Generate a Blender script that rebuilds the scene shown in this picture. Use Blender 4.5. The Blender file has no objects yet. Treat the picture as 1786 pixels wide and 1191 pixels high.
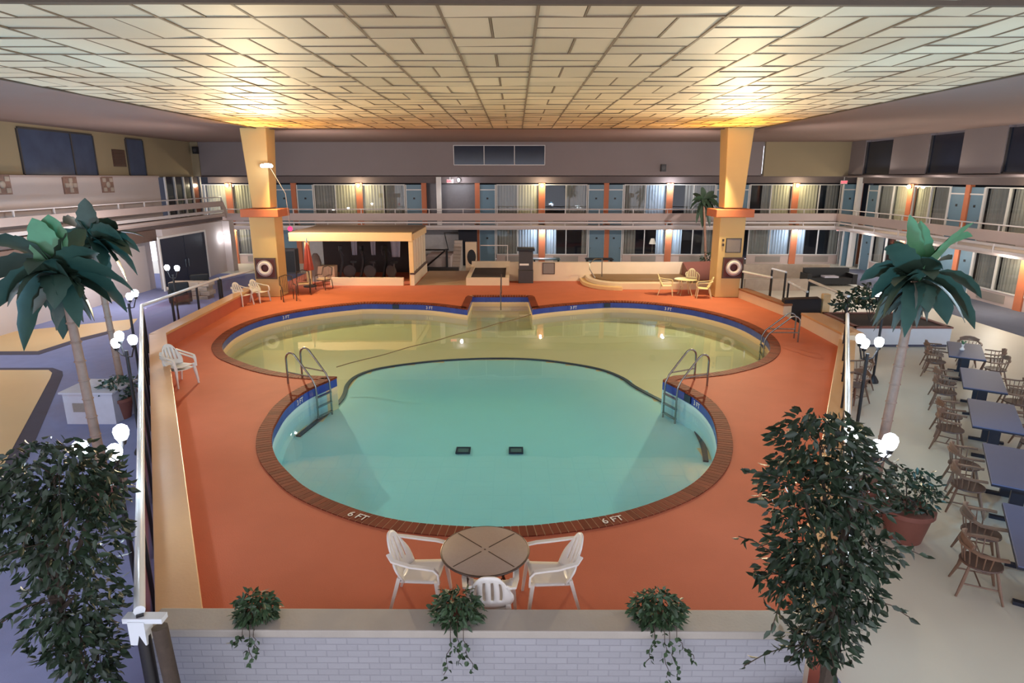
import bpy, bmesh, math, random
from mathutils import Vector, Matrix
C = bpy.context.scene
COL = C.collection
R = math.radians
PI = math.pi
rnd = random.Random(7)

# ------------------------------------------------------------------ camera model (1786 x 1191)
F, CX, CY = 1100.0, 893.0, 595.5
PITCH = math.atan(285.0 / F)
YAW = math.atan(6.0 / F)
CAMZ = 4.92
cp, sp, cy_, sy_ = math.cos(PITCH), math.sin(PITCH), math.cos(YAW), math.sin(YAW)

def ray(px, py):
    x = (px - CX) / F
    y = (CY - py) / F
    f = cp + y * sp
    u = y * cp - sp
    return Vector((x * cy_ - f * sy_, x * sy_ + f * cy_, u))
def G(px, py, z=0.0):
    d = ray(px, py); t = (z - CAMZ) / d.z
    return Vector((d.x * t, d.y * t, z))
def V(px, py, Y):
    d = ray(px, py); t = Y / d.y
    return Vector((d.x * t, Y, CAMZ + d.z * t))
def W(px, py, X):
    d = ray(px, py); t = X / d.x
    return Vector((X, d.y * t, CAMZ + d.z * t))

# ------------------------------------------------------------------ materials
def lin(v):
    v /= 255.0
    return v / 12.92 if v <= 0.04045 else ((v + 0.055) / 1.055) ** 2.4
def rgb(r, g, b):
    return (lin(r), lin(g), lin(b), 1.0)
MATS = {}
def mat(name, col, rough=0.6, metal=0.0, var=0.12, scale=6.0, bump=0.0, bscale=40.0, spec=0.5, emit=None, estr=0.0, island=0.0, sheen=0.0, detail=4):
    if name in MATS:
        return MATS[name]
    m = bpy.data.materials.new(name); m.use_nodes = True
    nt = m.node_tree; b = nt.nodes['Principled BSDF']
    b.inputs['Roughness'].default_value = rough
    b.inputs['Metallic'].default_value = metal
    b.inputs['Specular IOR Level'].default_value = spec
    c = rgb(*col)
    tc = nt.nodes.new('ShaderNodeTexCoord')
    if var > 0 or island > 0:
        mix = nt.nodes.new('ShaderNodeMix'); mix.data_type = 'RGBA'
        mix.inputs['A'].default_value = tuple(min(1, x * (1 - var)) for x in c[:3]) + (1,)
        mix.inputs['B'].default_value = tuple(min(1, x * (1 + var)) for x in c[:3]) + (1,)
        n = nt.nodes.new('ShaderNodeTexNoise'); n.inputs['Scale'].default_value = scale; n.inputs['Detail'].default_value = detail
        nt.links.new(tc.outputs['Object'], n.inputs['Vector'])
        last = mix.outputs['Result']
        nt.links.new(n.outputs['Fac'], mix.inputs['Factor'])
        if island > 0:
            g = nt.nodes.new('ShaderNodeNewGeometry')
            mr = nt.nodes.new('ShaderNodeMapRange')
            mr.inputs['To Min'].default_value = 1 - island; mr.inputs['To Max'].default_value = 1 + island
            nt.links.new(g.outputs['Random Per Island'], mr.inputs['Value'])
            h = nt.nodes.new('ShaderNodeHueSaturation'); h.inputs['Saturation'].default_value = 1
            nt.links.new(last, h.inputs['Color']); nt.links.new(mr.outputs['Result'], h.inputs['Value'])
            last = h.outputs['Color']
        nt.links.new(last, b.inputs['Base Color'])
    else:
        b.inputs['Base Color'].default_value = c
    if bump > 0:
        n2 = nt.nodes.new('ShaderNodeTexNoise'); n2.inputs['Scale'].default_value = bscale
        nt.links.new(tc.outputs['Object'], n2.inputs['Vector'])
        bp = nt.nodes.new('ShaderNodeBump'); bp.inputs['Strength'].default_value = bump; bp.inputs['Distance'].default_value = 0.01
        nt.links.new(n2.outputs['Fac'], bp.inputs['Height']); nt.links.new(bp.outputs['Normal'], b.inputs['Normal'])
    if emit:
        b.inputs['Emission Color'].default_value = rgb(*emit); b.inputs['Emission Strength'].default_value = estr
    MATS[name] = m
    return m

def brick_mat(name, base, mort, w, h, mortar=0.008, bump=0.6, rough=0.7):
    m = bpy.data.materials.new(name); m.use_nodes = True
    nt = m.node_tree; b = nt.nodes['Principled BSDF']; b.inputs['Roughness'].default_value = rough
    tc = nt.nodes.new('ShaderNodeTexCoord'); mp = nt.nodes.new('ShaderNodeMapping')
    mp.inputs['Rotation'].default_value = (R(90), 0, 0)
    nt.links.new(tc.outputs['Object'], mp.inputs['Vector'])
    bt = nt.nodes.new('ShaderNodeTexBrick')
    bt.inputs['Color1'].default_value = rgb(*base); bt.inputs['Color2'].default_value = rgb(*[min(255, x + 6) for x in base]); bt.inputs['Mortar'].default_value = rgb(*mort)
    bt.inputs['Scale'].default_value = 1; bt.inputs['Brick Width'].default_value = w; bt.inputs['Row Height'].default_value = h
    bt.inputs['Mortar Size'].default_value = mortar; bt.inputs['Mortar Smooth'].default_value = 0.6
    nt.links.new(mp.outputs['Vector'], bt.inputs['Vector'])
    nt.links.new(bt.outputs['Color'], b.inputs['Base Color'])
    n = nt.nodes.new('ShaderNodeTexNoise'); n.inputs['Scale'].default_value = 30; nt.links.new(tc.outputs['Object'], n.inputs['Vector'])
    ad = nt.nodes.new('ShaderNodeMath'); ad.operation = 'MULTIPLY_ADD'; ad.inputs[1].default_value = -1.0
    ml = nt.nodes.new('ShaderNodeMath'); ml.operation = 'MULTIPLY'; ml.inputs[1].default_value = 0.35
    nt.links.new(n.outputs['Fac'], ml.inputs[0])
    nt.links.new(bt.outputs['Fac'], ad.inputs[0]); nt.links.new(ml.outputs[0], ad.inputs[2])
    bp = nt.nodes.new('ShaderNodeBump'); bp.inputs['Strength'].default_value = bump; bp.inputs['Distance'].default_value = 0.012
    nt.links.new(ad.outputs[0], bp.inputs['Height']); nt.links.new(bp.outputs['Normal'], b.inputs['Normal'])
    MATS[name] = m
    return m

def glass_mat(name, tint, fac_min=0.04, rough=0.02, ior=1.45):
    """thin pane: lets light through, mirrors by Fresnel"""
    m = bpy.data.materials.new(name); m.use_nodes = True
    nt = m.node_tree; nt.nodes.remove(nt.nodes['Principled BSDF'])
    out = nt.nodes['Material Output']
    t = nt.nodes.new('ShaderNodeBsdfTransparent'); t.inputs['Color'].default_value = tint
    g = nt.nodes.new('ShaderNodeBsdfGlossy'); g.inputs['Roughness'].default_value = rough
    fr = nt.nodes.new('ShaderNodeFresnel'); fr.inputs['IOR'].default_value = ior
    # same reflectance from both sides (nothing is bent, so no total internal reflection)
    ge = nt.nodes.new('ShaderNodeNewGeometry'); im = nt.nodes.new('ShaderNodeMix'); im.data_type = 'FLOAT'
    im.inputs['A'].default_value = ior; im.inputs['B'].default_value = 1.0 / ior
    nt.links.new(ge.outputs['Backfacing'], im.inputs['Factor']); nt.links.new(im.outputs['Result'], fr.inputs['IOR'])
    mx = nt.nodes.new('ShaderNodeMixShader')
    nt.links.new(fr.outputs['Fac'], mx.inputs['Fac']); nt.links.new(t.outputs[0], mx.inputs[1]); nt.links.new(g.outputs[0], mx.inputs[2])
    nt.links.new(mx.outputs[0], out.inputs['Surface'])
    MATS[name] = m
    return m, nt, g, fr, out

M_deck = mat('deck_paint', (202, 118, 92), 0.7, var=0.10, scale=1.3, bump=0.25, bscale=60, spec=0.06)
M_coping = mat('coping_brick', (126, 64, 46), 0.7, island=0.2, var=0.1, scale=20, spec=0.1)
M_mortar = mat('coping_mortar', (196, 158, 128), 0.8, scale=20)
M_plaster = mat('pool_plaster', (248, 222, 184), 0.6, var=0.03, scale=1.5, spec=0.2)
M_bluetile = mat('blue_tile', (56, 78, 178), 0.25, var=0.15, scale=14, island=0.1)
M_navy = mat('navy_tile', (22, 44, 72), 0.4, var=0.1)
M_black = mat('black_plastic', (20, 20, 22), 0.5)
M_white = mat('white_paint', (228, 222, 215), 0.55, var=0.04, spec=0.3)
M_wallpink = mat('pink_white_wall', (196, 182, 176), 0.8, var=0.05, scale=0.8, spec=0.15)
M_cream = mat('cream_wall', (150, 134, 106), 0.8, var=0.05, scale=0.7, spec=0.15)
M_purple = mat('mauve_wall', (132, 121, 119), 0.8, var=0.06, scale=0.6, spec=0.15)
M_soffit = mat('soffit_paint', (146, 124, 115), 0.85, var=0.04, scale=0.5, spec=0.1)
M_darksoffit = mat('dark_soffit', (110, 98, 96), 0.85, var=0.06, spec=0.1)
M_ledge = mat('tan_ledge', (206, 160, 112), 0.38, var=0.08, scale=2.5, bump=0.15, bscale=25)
M_redface = mat('red_face', (190, 106, 82), 0.6, var=0.1, scale=3)
M_grayledge = mat('grey_ledge', (170, 163, 154), 0.6, var=0.1, scale=4, bump=0.2, bscale=30)
M_floor = mat('cream_tile_floor', (206, 202, 186), 0.45, var=0.05, scale=1.2, bump=0.05, bscale=20, spec=0.3)
M_carpet = mat('blue_carpet', (140, 146, 184), 0.9, var=0.1, scale=3, bump=0.4, bscale=160, spec=0.05)
M_carpetdark = mat('dark_carpet_border', (92, 88, 100), 0.9, var=0.08, scale=3, spec=0.05)
M_goldfloor = mat('gold_floor_tile', (216, 184, 134), 0.5, var=0.05, scale=1.2, spec=0.3)
M_tile = mat('ceiling_panel', (214, 196, 166), 0.6, var=0.03, scale=3, island=0.11, spec=0.15)
M_tilegap = mat('ceiling_joint', (84, 70, 58), 0.8)
M_col = mat('column_paint', (222, 190, 128), 0.55, var=0.03, scale=2, spec=0.3)
M_terra = mat('terracotta_band', (206, 120, 80), 0.6, var=0.06, scale=5)
M_pier = mat('orange_pier', (182, 104, 68), 0.65, var=0.08, scale=5)
M_doorblue = mat('blue_door', (96, 124, 140), 0.5, var=0.05, scale=5)
M_frame = mat('pale_metal_frame', (205, 200, 195), 0.45, var=0.04)
M_curtain = mat('pale_curtain', (186, 180, 152), 0.85, var=0.08, scale=5, spec=0.1)
M_curtain2 = mat('grey_curtain', (132, 130, 124), 0.85, var=0.1, scale=4, spec=0.1)
M_curtain3 = mat('blue_white_curtain', (168, 184, 202), 0.85, var=0.08, scale=5, spec=0.1)
M_roomdark = mat('room_dark', (36, 38, 48), 0.9, var=0.1)  # darkness of unlit rooms and openings put into the colour
M_fascia = mat('fascia_panel', (184, 164, 156), 0.6, var=0.05, scale=2)
M_rail = mat('rail_white', (206, 196, 192), 0.4, var=0.03)
M_steel = mat('steel_rail', (150, 150, 148), 0.22, metal=0.9, var=0.05)
M_whiterail = mat('white_vinyl_rail', (220, 226, 230), 0.2, var=0.02)
M_post = mat('black_post', (28, 26, 28), 0.45)
M_plastic = mat('white_resin', (226, 222, 216), 0.38, var=0.03, spec=0.4)
M_creamplastic = mat('cream_resin', (238, 226, 176), 0.4, var=0.03, spec=0.4)
M_tabletop = mat('brown_table_top', (168, 148, 134), 0.35, var=0.08, scale=40)
M_bronze = mat('bronze_metal', (78, 62, 52), 0.4, metal=0.5)
M_wood = mat('oak_wood', (120, 92, 74), 0.45, var=0.2, scale=12)
M_wooddark = mat('dark_wood', (84, 60, 50), 0.45, var=0.2, scale=12)
M_tabblue = mat('blue_grey_laminate', (80, 86, 116), 0.5, var=0.05, scale=4)
M_ped = mat('table_pedestal', (20, 24, 40), 0.5)
M_leaf = mat('ficus_leaf', (42, 58, 42), 0.42, island=0.45, var=0.1, spec=0.4)
M_ivy = mat('ivy_leaf', (58, 80, 54), 0.45, island=0.4, var=0.12, spec=0.4)
M_banana = mat('banana_leaf', (48, 66, 54), 0.4, var=0.25, scale=7, spec=0.45)
M_banana2 = mat('banana_leaf_pale', (74, 128, 88), 0.4, var=0.2, scale=7, spec=0.45)
M_dead = mat('dried_leaf', (84, 80, 68), .7, var=.25, scale=8)
M_trunk = mat('palm_trunk', (138, 104, 86), 0.75, var=0.3, scale=9, bump=0.6, bscale=25)
M_bark = mat('ficus_bark', (70, 58, 48), 0.8, var=0.3, scale=14, bump=0.6, bscale=30)
M_pot = mat('clay_pot', (128, 78, 66), 0.6, var=0.12, scale=5)
M_soil = mat('soil', (58, 42, 34), 0.95, var=0.3, scale=20)
M_globe = mat('lit_globe', (255, 255, 255), 0.5, var=0, emit=(232, 240, 255), estr=14)
M_sconce = mat('lit_sconce', (255, 255, 255), 0.5, var=0, emit=(255, 236, 205), estr=14)
M_sconcecool = mat('lit_sconce_cool', (255, 255, 255), 0.5, var=0, emit=(225, 236, 255), estr=14)
M_exit = mat('exit_red', (255, 40, 60), 0.5, var=0, emit=(255, 40, 70), estr=2.5)
M_maroon = mat('maroon_board', (96, 44, 40), 0.6, var=0.1)
M_ring = mat('life_ring_white', (236, 228, 220), 0.5, var=0.04)
M_sign = mat('grey_sign', (140, 130, 122), 0.5, var=0.3, scale=60)
M_thatch = mat('brown_roof_felt', (112, 88, 62), 0.9, var=0.35, scale=30, bump=0.6, bscale=60)
M_beam = mat('cream_beam', (232, 196, 140), 0.6, var=0.04)
M_lowwall = mat('cream_low_wall', (228, 206, 176), 0.7, var=0.05, scale=3)
M_ramp = mat('tan_ramp', (176, 146, 112), 0.7, var=0.1, scale=2)
M_spa = mat('spa_cover', (128, 98, 62), 0.6, var=0.15, scale=3)
M_redcloth = mat('coral_canvas', (184, 84, 62), 0.8, var=0.1, scale=6)
M_cushion = mat('pale_cushion', (196, 168, 138), 0.85, var=0.25, scale=18)
M_darkglass = mat('dark_glass', (30, 36, 50), 0.12, var=0.2, scale=1.5, spec=0.6)
M_darkdoor = mat('navy_door', (38, 44, 62), 0.45, var=0.15, scale=2)
M_plaque = mat('carved_plaque', (140, 110, 96), 0.8, var=0.35, scale=14, bump=0.8, bscale=14)
M_stone = mat('buff_stone_block', (176, 160, 144), 0.8, var=0.2, scale=4)
M_blackbox = mat('black_sign_panel', (28, 26, 34), 0.6, var=0.2, scale=3)
M_buffet = mat('buffet_white', (206, 202, 204), 0.55, var=0.03)
M_yellowpost = mat('cream_post', (232, 204, 156), 0.6)
M_greycab = mat('dark_grey_cabinet', (62, 58, 58), 0.5, var=0.1)
M_towel = mat('pale_towel', (190, 186, 196), 0.9, var=0.1)
M_shade = mat('lamp_shade_cloth', (220, 214, 206), 0.8, emit=(255, 236, 214), estr=0.35, var=0)
M_brickwall = brick_mat('white_brick', (154, 154, 160), (146, 146, 153), 0.215, 0.075, bump=.4)
M_pane, *_ = glass_mat('window_glass', (0.97, 0.98, 0.98, 1), rough=0.02, ior=1.38)
M_smoke, *_ = glass_mat('smoked_panel', (0.84, 0.86, 0.9, 1), rough=0.06, ior=1.3)

# water: Fresnel surface over an absorbing body
M_water, nt_, gl_, fr_, out_ = glass_mat('pool_water', (1, 1, 1, 1), rough=0.015, ior=1.33)
va = nt_.nodes.new('ShaderNodeVolumeAbsorption'); va.inputs['Color'].default_value = (0.06, 0.88, 0.97, 1); va.inputs['Density'].default_value = 0.2
nt_.links.new(va.outputs[0], out_.inputs['Volume'])
tcw = nt_.nodes.new('ShaderNodeTexCoord'); nw = nt_.nodes.new('ShaderNodeTexNoise'); nw.inputs['Scale'].default_value = 1.1; nw.inputs['Detail'].default_value = 1
bw = nt_.nodes.new('ShaderNodeBump'); bw.inputs['Strength'].default_value = 0.05; bw.inputs['Distance'].default_value = 0.05
nt_.links.new(tcw.outputs['Object'], nw.inputs['Vector']); nt_.links.new(nw.outputs['Fac'], bw.inputs['Height'])
nt_.links.new(bw.outputs['Normal'], gl_.inputs['Normal'])

# ------------------------------------------------------------------ mesh builder
class MB:
    def __init__(s):
        s.v = []; s.f = []; s.mi = []; s.cur = 0; s.T = None
    def add(s, vs, fs):
        o = len(s.v)
        if s.T is not None:
            vs = [s.T @ Vector(v) for v in vs]
        s.v += [tuple(v) for v in vs]
        for f in fs:
            s.f.append(tuple(i + o for i in f)); s.mi.append(s.cur)
        return s
    def box(s, x0, y0, z0, x1, y1, z1):
        vs = [(x0, y0, z0), (x1, y0, z0), (x1, y1, z0), (x0, y1, z0), (x0, y0, z1), (x1, y0, z1), (x1, y1, z1), (x0, y1, z1)]
        return s.add(vs, [(3, 2, 1, 0), (4, 5, 6, 7), (0, 1, 5, 4), (1, 2, 6, 5), (2, 3, 7, 6), (3, 0, 4, 7)])
    def cbox(s, c, sz):
        return s.box(c[0] - sz[0] / 2, c[1] - sz[1] / 2, c[2] - sz[2] / 2, c[0] + sz[0] / 2, c[1] + sz[1] / 2, c[2] + sz[2] / 2)
    def prism(s, poly, z0, z1):
        n = len(poly)
        a = sum(poly[i][0] * poly[(i + 1) % n][1] - poly[(i + 1) % n][0] * poly[i][1] for i in range(n))
        if a < 0:
            poly = poly[::-1]
        vs = [(p[0], p[1], z0) for p in poly] + [(p[0], p[1], z1) for p in poly]
        fs = [tuple(range(n))[::-1], tuple(range(n, 2 * n))]
        fs += [(i, (i + 1) % n, (i + 1) % n + n, i + n) for i in range(n)]
        return s.add(vs, fs)
    def _frames(s, pts, up=Vector((0, 0, 1))):
        pts = [Vector(p) for p in pts]; out = []
        for i, p in enumerate(pts):
            t = (pts[min(i + 1, len(pts) - 1)] - pts[max(i - 1, 0)]).normalized()
            a = up if abs(t.dot(up)) < 0.97 else Vector((1, 0, 0))
            x = t.cross(a).normalized(); y = x.cross(t).normalized()
            out.append((p, x, y))
        return out
    def tube(s, pts, r, n=8, r1=None, caps=True, up=Vector((0, 0, 1))):
        fr = s._frames(pts, up); m = len(fr); vs = []
        for i, (p, x, y) in enumerate(fr):
            rr = r if r1 is None else r + (r1 - r) * i / (m - 1)
            if isinstance(r, (list, tuple)): rr = r[i]
            vs += [p + x * (rr * math.cos(2 * PI * k / n)) + y * (rr * math.sin(2 * PI * k / n)) for k in range(n)]
        fs = [(i * n + k, i * n + (k + 1) % n, (i + 1) * n + (k + 1) % n, (i + 1) * n + k) for i in range(m - 1) for k in range(n)]
        if caps:
            fs += [tuple(range(n))[::-1], tuple(range((m - 1) * n, m * n))]
        return s.add(vs, fs)
    def sweep(s, pts, w, h, up=Vector((0, 0, 1)), w1=None, h1=None):
        fr = s._frames(pts, up); m = len(fr); vs = []
        for i, (p, x, y) in enumerate(fr):
            k = i / (m - 1)
            ww = (w if w1 is None else w + (w1 - w) * k) / 2; hh = (h if h1 is None else h + (h1 - h) * k) / 2
            vs += [p - x * ww - y * hh, p + x * ww - y * hh, p + x * ww + y * hh, p - x * ww + y * hh]
        fs = [(i * 4 + k, i * 4 + (k + 1) % 4, (i + 1) * 4 + (k + 1) % 4, (i + 1) * 4 + k) for i in range(m - 1) for k in range(4)]
        fs += [(3, 2, 1, 0), tuple(range((m - 1) * 4, m * 4))]
        return s.add(vs, fs)
    def lathe(s, prof, c=(0, 0, 0), n=20):
        vs = [(c[0] + r * math.cos(2 * PI * k / n), c[1] + r * math.sin(2 * PI * k / n), c[2] + z) for r, z in prof for k in range(n)]
        m = len(prof)
        fs = [(i * n + k, i * n + (k + 1) % n, (i + 1) * n + (k + 1) % n, (i + 1) * n + k) for i in range(m - 1) for k in range(n)]
        fs += [tuple(range(n))[::-1], tuple(range((m - 1) * n, m * n))]
        return s.add(vs, fs)
    def sphere(s, c, r, n=14, m=8):
        if not isinstance(r, (tuple, list)): r = (r, r, r)
        vs = [(c[0], c[1], c[2] - r[2])]
        for j in range(1, m):
            a = -PI / 2 + PI * j / m
            vs += [(c[0] + r[0] * math.cos(a) * math.cos(2 * PI * k / n), c[1] + r[1] * math.cos(a) * math.sin(2 * PI * k / n), c[2] + r[2] * math.sin(a)) for k in range(n)]
        vs.append((c[0], c[1], c[2] + r[2])); L = len(vs) - 1
        fs = [(0, 1 + (k + 1) % n, 1 + k) for k in range(n)]
        for j in range(m - 2):
            fs += [(1 + j * n + k, 1 + j * n + (k + 1) % n, 1 + (j + 1) * n + (k + 1) % n, 1 + (j + 1) * n + k) for k in range(n)]
        o = 1 + (m - 2) * n
        fs += [(o + k, o + (k + 1) % n, L) for k in range(n)]
        return s.add(vs, fs)
    def torus(s, c, Rr, r, axis='y', n=24, m=10):
        vs = []
        for i in range(n):
            a = 2 * PI * i / n
            for j in range(m):
                b = 2 * PI * j / m
                q = Rr + r * math.cos(b); h = r * math.sin(b)
                p = (q * math.cos(a), h, q * math.sin(a)) if axis == 'y' else (q * math.cos(a), q * math.sin(a), h)
                vs.append((c[0] + p[0], c[1] + p[1], c[2] + p[2]))
        fs = [(i * m + j, i * m + (j + 1) % m, ((i + 1) % n) * m + (j + 1) % m, ((i + 1) % n) * m + j) for i in range(n) for j in range(m)]
        return s.add(vs, fs)
    def leaf(s, B, T, arch, w, n=9, fold=0.25, side=None, notch=0.0, roll=0.0):
        """long blade from B to T, arched, folded along its midrib"""
        B, T = Vector(B), Vector(T); Cc = (B + T) / 2 + Vector((0, 0, arch)); vs = []
        for i in range(n + 1):
            t = i / n
            p = B * (1 - t) ** 2 + Cc * (2 * t * (1 - t)) + T * t * t
            d = ((Cc - B) * (1 - t) + (T - Cc) * t).normalized()
            x = d.cross(Vector((0, 0, 1)))
            if x.length < 0.1: x = side or Vector((1, 0, 0))
            if side is not None: x = (x.normalized() * 0.35 + side.normalized()).normalized(); x = (x - d * x.dot(d))
            x.normalize(); u = x.cross(d)
            if roll: x, u = x * math.cos(roll) + u * math.sin(roll), u * math.cos(roll) - x * math.sin(roll)
            ww = w * (math.sin(PI * min(1, 0.06 + t * 0.94) ** 0.8)) ** 0.6 if t < 1 else 0.004
            if notch and i % 2 and 0 < i < n: ww *= 1 - notch
            if t < 0.12: ww *= 0.35
            vs += [p - x * ww + u * (ww * fold), p - u * 0.004, p + x * ww + u * (ww * fold)]
        fs = []
        for i in range(n):
            a = i * 3
            fs += [(a, a + 1, a + 4, a + 3), (a + 1, a + 2, a + 5, a + 4)]
        return s.add(vs, fs)
    def build(s, name, mats, parent=None, smooth=True, loc=None, rotz=0, angle=38):
        me = bpy.data.meshes.new(name)
        me.from_pydata(s.v, [], s.f)
        if not isinstance(mats, (list, tuple)): mats = [mats]
        for m in mats: me.materials.append(m)
        if len(mats) > 1: me.polygons.foreach_set('material_index', s.mi)
        if smooth:
            me.polygons.foreach_set('use_smooth', [True] * len(me.polygons))
            me.set_sharp_from_angle(angle=R(angle))
        me.update()
        o = bpy.data.objects.new(name, me); COL.objects.link(o)
        if parent: o.parent = parent
        if loc is not None: o.location = loc
        o.rotation_euler.z = rotz
        return o

def tag(o, label=None, cat=None, group=None, kind=None):
    if label: o['label'] = label
    if cat: o['category'] = cat
    if group: o['group'] = group
    if kind: o['kind'] = kind
    return o
def thing(name, label, cat, loc=(0, 0, 0), rotz=0, group=None, kind=None):
    o = bpy.data.objects.new(name, None); COL.objects.link(o)
    o.location = loc; o.rotation_euler = (0, 0, rotz); o.empty_display_size = 0.1
    return tag(o, label, cat, group, kind)
KIDS = {}
def copy_tree(o, parent=None):
    c = o.copy(); COL.objects.link(c)
    if parent: c.parent = parent
    for ch in list(o.children): copy_tree(ch, c)
    return c
def struct(mb, name, m, label, cat, **k):
    return tag(mb.build(name, m, **k), label, cat, kind='structure')
def bevel(o, w=0.02, seg=2):
    b = o.modifiers.new('bevel', 'BEVEL'); b.width = w; b.segments = seg; b.limit_method = 'ANGLE'
    return o
ORD = ['first', 'second', 'third', 'fourth', 'fifth', 'sixth', 'seventh', 'eighth', 'ninth', 'tenth', 'eleventh', 'twelfth', 'thirteenth', 'fourteenth']

def filled(name, loops, z, m, label, cat, thick=0.0):
    """flat polygon with holes (first loop outer)"""
    bm = bmesh.new(); es = []
    for lp in loops:
        vs = [bm.verts.new((p[0], p[1], z)) for p in lp]
        es += [bm.edges.new((vs[i], vs[(i + 1) % len(vs)])) for i in range(len(vs))]
    bmesh.ops.triangle_fill(bm, use_beauty=True, use_dissolve=False, edges=es, normal=(0, 0, 1))
    for f in bm.faces:
        if f.normal.z < 0: f.normal_flip()
    me = bpy.data.meshes.new(name); bm.to_mesh(me); bm.free(); me.materials.append(m)
    o = bpy.data.objects.new(name, me); COL.objects.link(o)
    return tag(o, label, cat, kind='structure')

def area_light(name, kind, loc, power, col, radius=0.1, spot=None, blend=1.0, target=None):
    l = bpy.data.lights.new(name, kind); l.energy = power; l.color = col
    l.shadow_soft_size = radius
    if kind == 'SPOT': l.spot_size = R(spot); l.spot_blend = blend
    o = bpy.data.objects.new(name, l); COL.objects.link(o); o.location = loc
    if target is not None:
        d = Vector(target) - Vector(loc); o.rotation_euler = d.to_track_quat('-Z', 'Y').to_euler()
    return o

# ------------------------------------------------------------------ key numbers (metres, deck at z = 0)
ZF = -0.40          # surrounding floor
ZC = 6.874          # ceiling
YB = 38.8           # balcony front / clerestory wall
YR = 40.5           # far room fronts
XR = 20.8           # right room fronts
XRB = 19.4          # right balcony front
XL = -19.2
ZG = 2.06           # gallery floor
ZP = 0.5            # parapet top
WATER = -0.34

# ------------------------------------------------------------------ pool outline (traced at deck level)
POOL_PX = [(824, 517), (815, 539), (749, 531), (690, 529.3), (640, 528.7), (615, 530.5), (578, 534.3), (544.6, 538.8), (497.6, 547), (450.6, 558.8), (415, 574), (396, 588), (386, 603),
           (394, 619), (415, 629.5), (450.6, 641.5), (486, 649.5), (525, 654.5), (560, 656.5), (587, 657.5), (568, 666), (544.6, 676), (521, 690), (497.6, 711), (484, 732), (474.5, 752), (473, 776),
           (481, 800), (497, 820), (527.6, 848), (563.6, 867.5), (599.7, 882), (635.7, 894.4), (671.8, 904), (702.7, 910), (749, 915.5), (800.5, 919), (846, 920.5), (893, 919.5), (940, 917),
           (975, 913), (1012.6, 908), (1060, 900), (1105, 889), (1150, 874), (1190, 856), (1222, 834), (1243, 808), (1252, 780), (1251, 755), (1244, 730), (1232, 711), (1217, 696), (1201, 685.8), (1177.6, 673.5), (1156, 663),
           (1175, 656), (1205, 654), (1243, 650.5), (1272, 645.6), (1307, 636.4), (1330.5, 625.8), (1343, 613), (1344, 602), (1338, 591), (1325.8, 580.5), (1295, 564), (1260, 551.9), (1213, 540.5), (1166, 533), (1118.8, 528.3), (1068, 526.6), (1026, 528.7), (984, 532), (950.4, 535.4), (928.6, 538.5), (921, 517)]
pool_raw = [G(x, y, 0).xy for x, y in POOL_PX]
CORNERS = {0, 1, 19, 55, 75, 76}
def catmull(pts, corners, step=0.22):
    """closed polyline smoothed between the corners"""
    n = len(pts); out = []
    for i in range(n):
        p1, p2 = pts[i], pts[(i + 1) % n]
        p0 = pts[i - 1] if i not in corners else p1
        p3 = pts[(i + 2) % n] if (i + 1) % n not in corners else p2
        k = max(1, round((p2 - p1).length / step))
        if i in corners and (i + 1) % n in corners: k = max(1, k)
        for j in range(k):
            t = j / k
            out.append(0.5 * ((2 * p1) + (p2 - p0) * t + (2 * p0 - 5 * p1 + 4 * p2 - p3) * t * t + (3 * p1 - p0 - 3 * p2 + p3) * t ** 3))
    return out
POOL = catmull(pool_raw, CORNERS)
NP = len(POOL)
area2 = sum(POOL[i].x * POOL[(i + 1) % NP].y - POOL[(i + 1) % NP].x * POOL[i].y for i in range(NP))
SGN = 1 if area2 > 0 else -1
def offset(poly, d):
    n = len(poly); out = []
    for i in range(n):
        t = (poly[(i + 1) % n] - poly[i - 1])
        if t.length < 1e-6: t = Vector((1, 0))
        t.normalize(); nn = Vector((t.y, -t.x)) * SGN
        out.append(poly[i] + nn * d)
    return out
OUT30 = offset(POOL, 0.27)

# deck plan
A_in = Vector((-3.34, 5.75)); B_in = Vector((-10.35, 18.05)); C_in = Vector((-10.95, 26.3))
D_in = Vector((2.95, 5.75)); E_in = Vector((9.75, 18.4)); F_in = Vector((9.75, 26.3))
LW = 0.42
DECK = [A_in + Vector((-0.2, -0.1)), B_in + Vector((-.2, 0)), C_in + Vector((-.2, 0)), Vector((-11.2, 34.2)), Vector((10.6, 34.2)), F_in + Vector((.2, 0)), E_in + Vector((.2, 0)), D_in + Vector((.2, -0.1))]

# floor with the deck cut out, deck with the pool cut out
FLOOR_OUT = [Vector((-24, -3)), Vector((24, -3)), Vector((24, 43)), Vector((-24, 43))]
filled('floor', [FLOOR_OUT, [p * 1.0 for p in DECK]], ZF, M_floor, 'cream tiled floor around the raised pool deck', 'floor')
deck = filled('pool_deck', [DECK, offset(POOL, 0.02)], 0.0, M_deck, 'terracotta red painted concrete deck around the pool', 'pool deck')
sk = MB()
n = len(DECK)
for i in range(n):
    a, b = DECK[i], DECK[(i + 1) % n]
    sk.add([(a.x, a.y, ZF), (b.x, b.y, ZF), (b.x, b.y, 0), (a.x, a.y, 0)], [(0, 1, 2, 3)])
struct(sk, 'deck_edge', M_lowwall, 'cream side face of the raised pool deck', 'deck edge')

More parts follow.
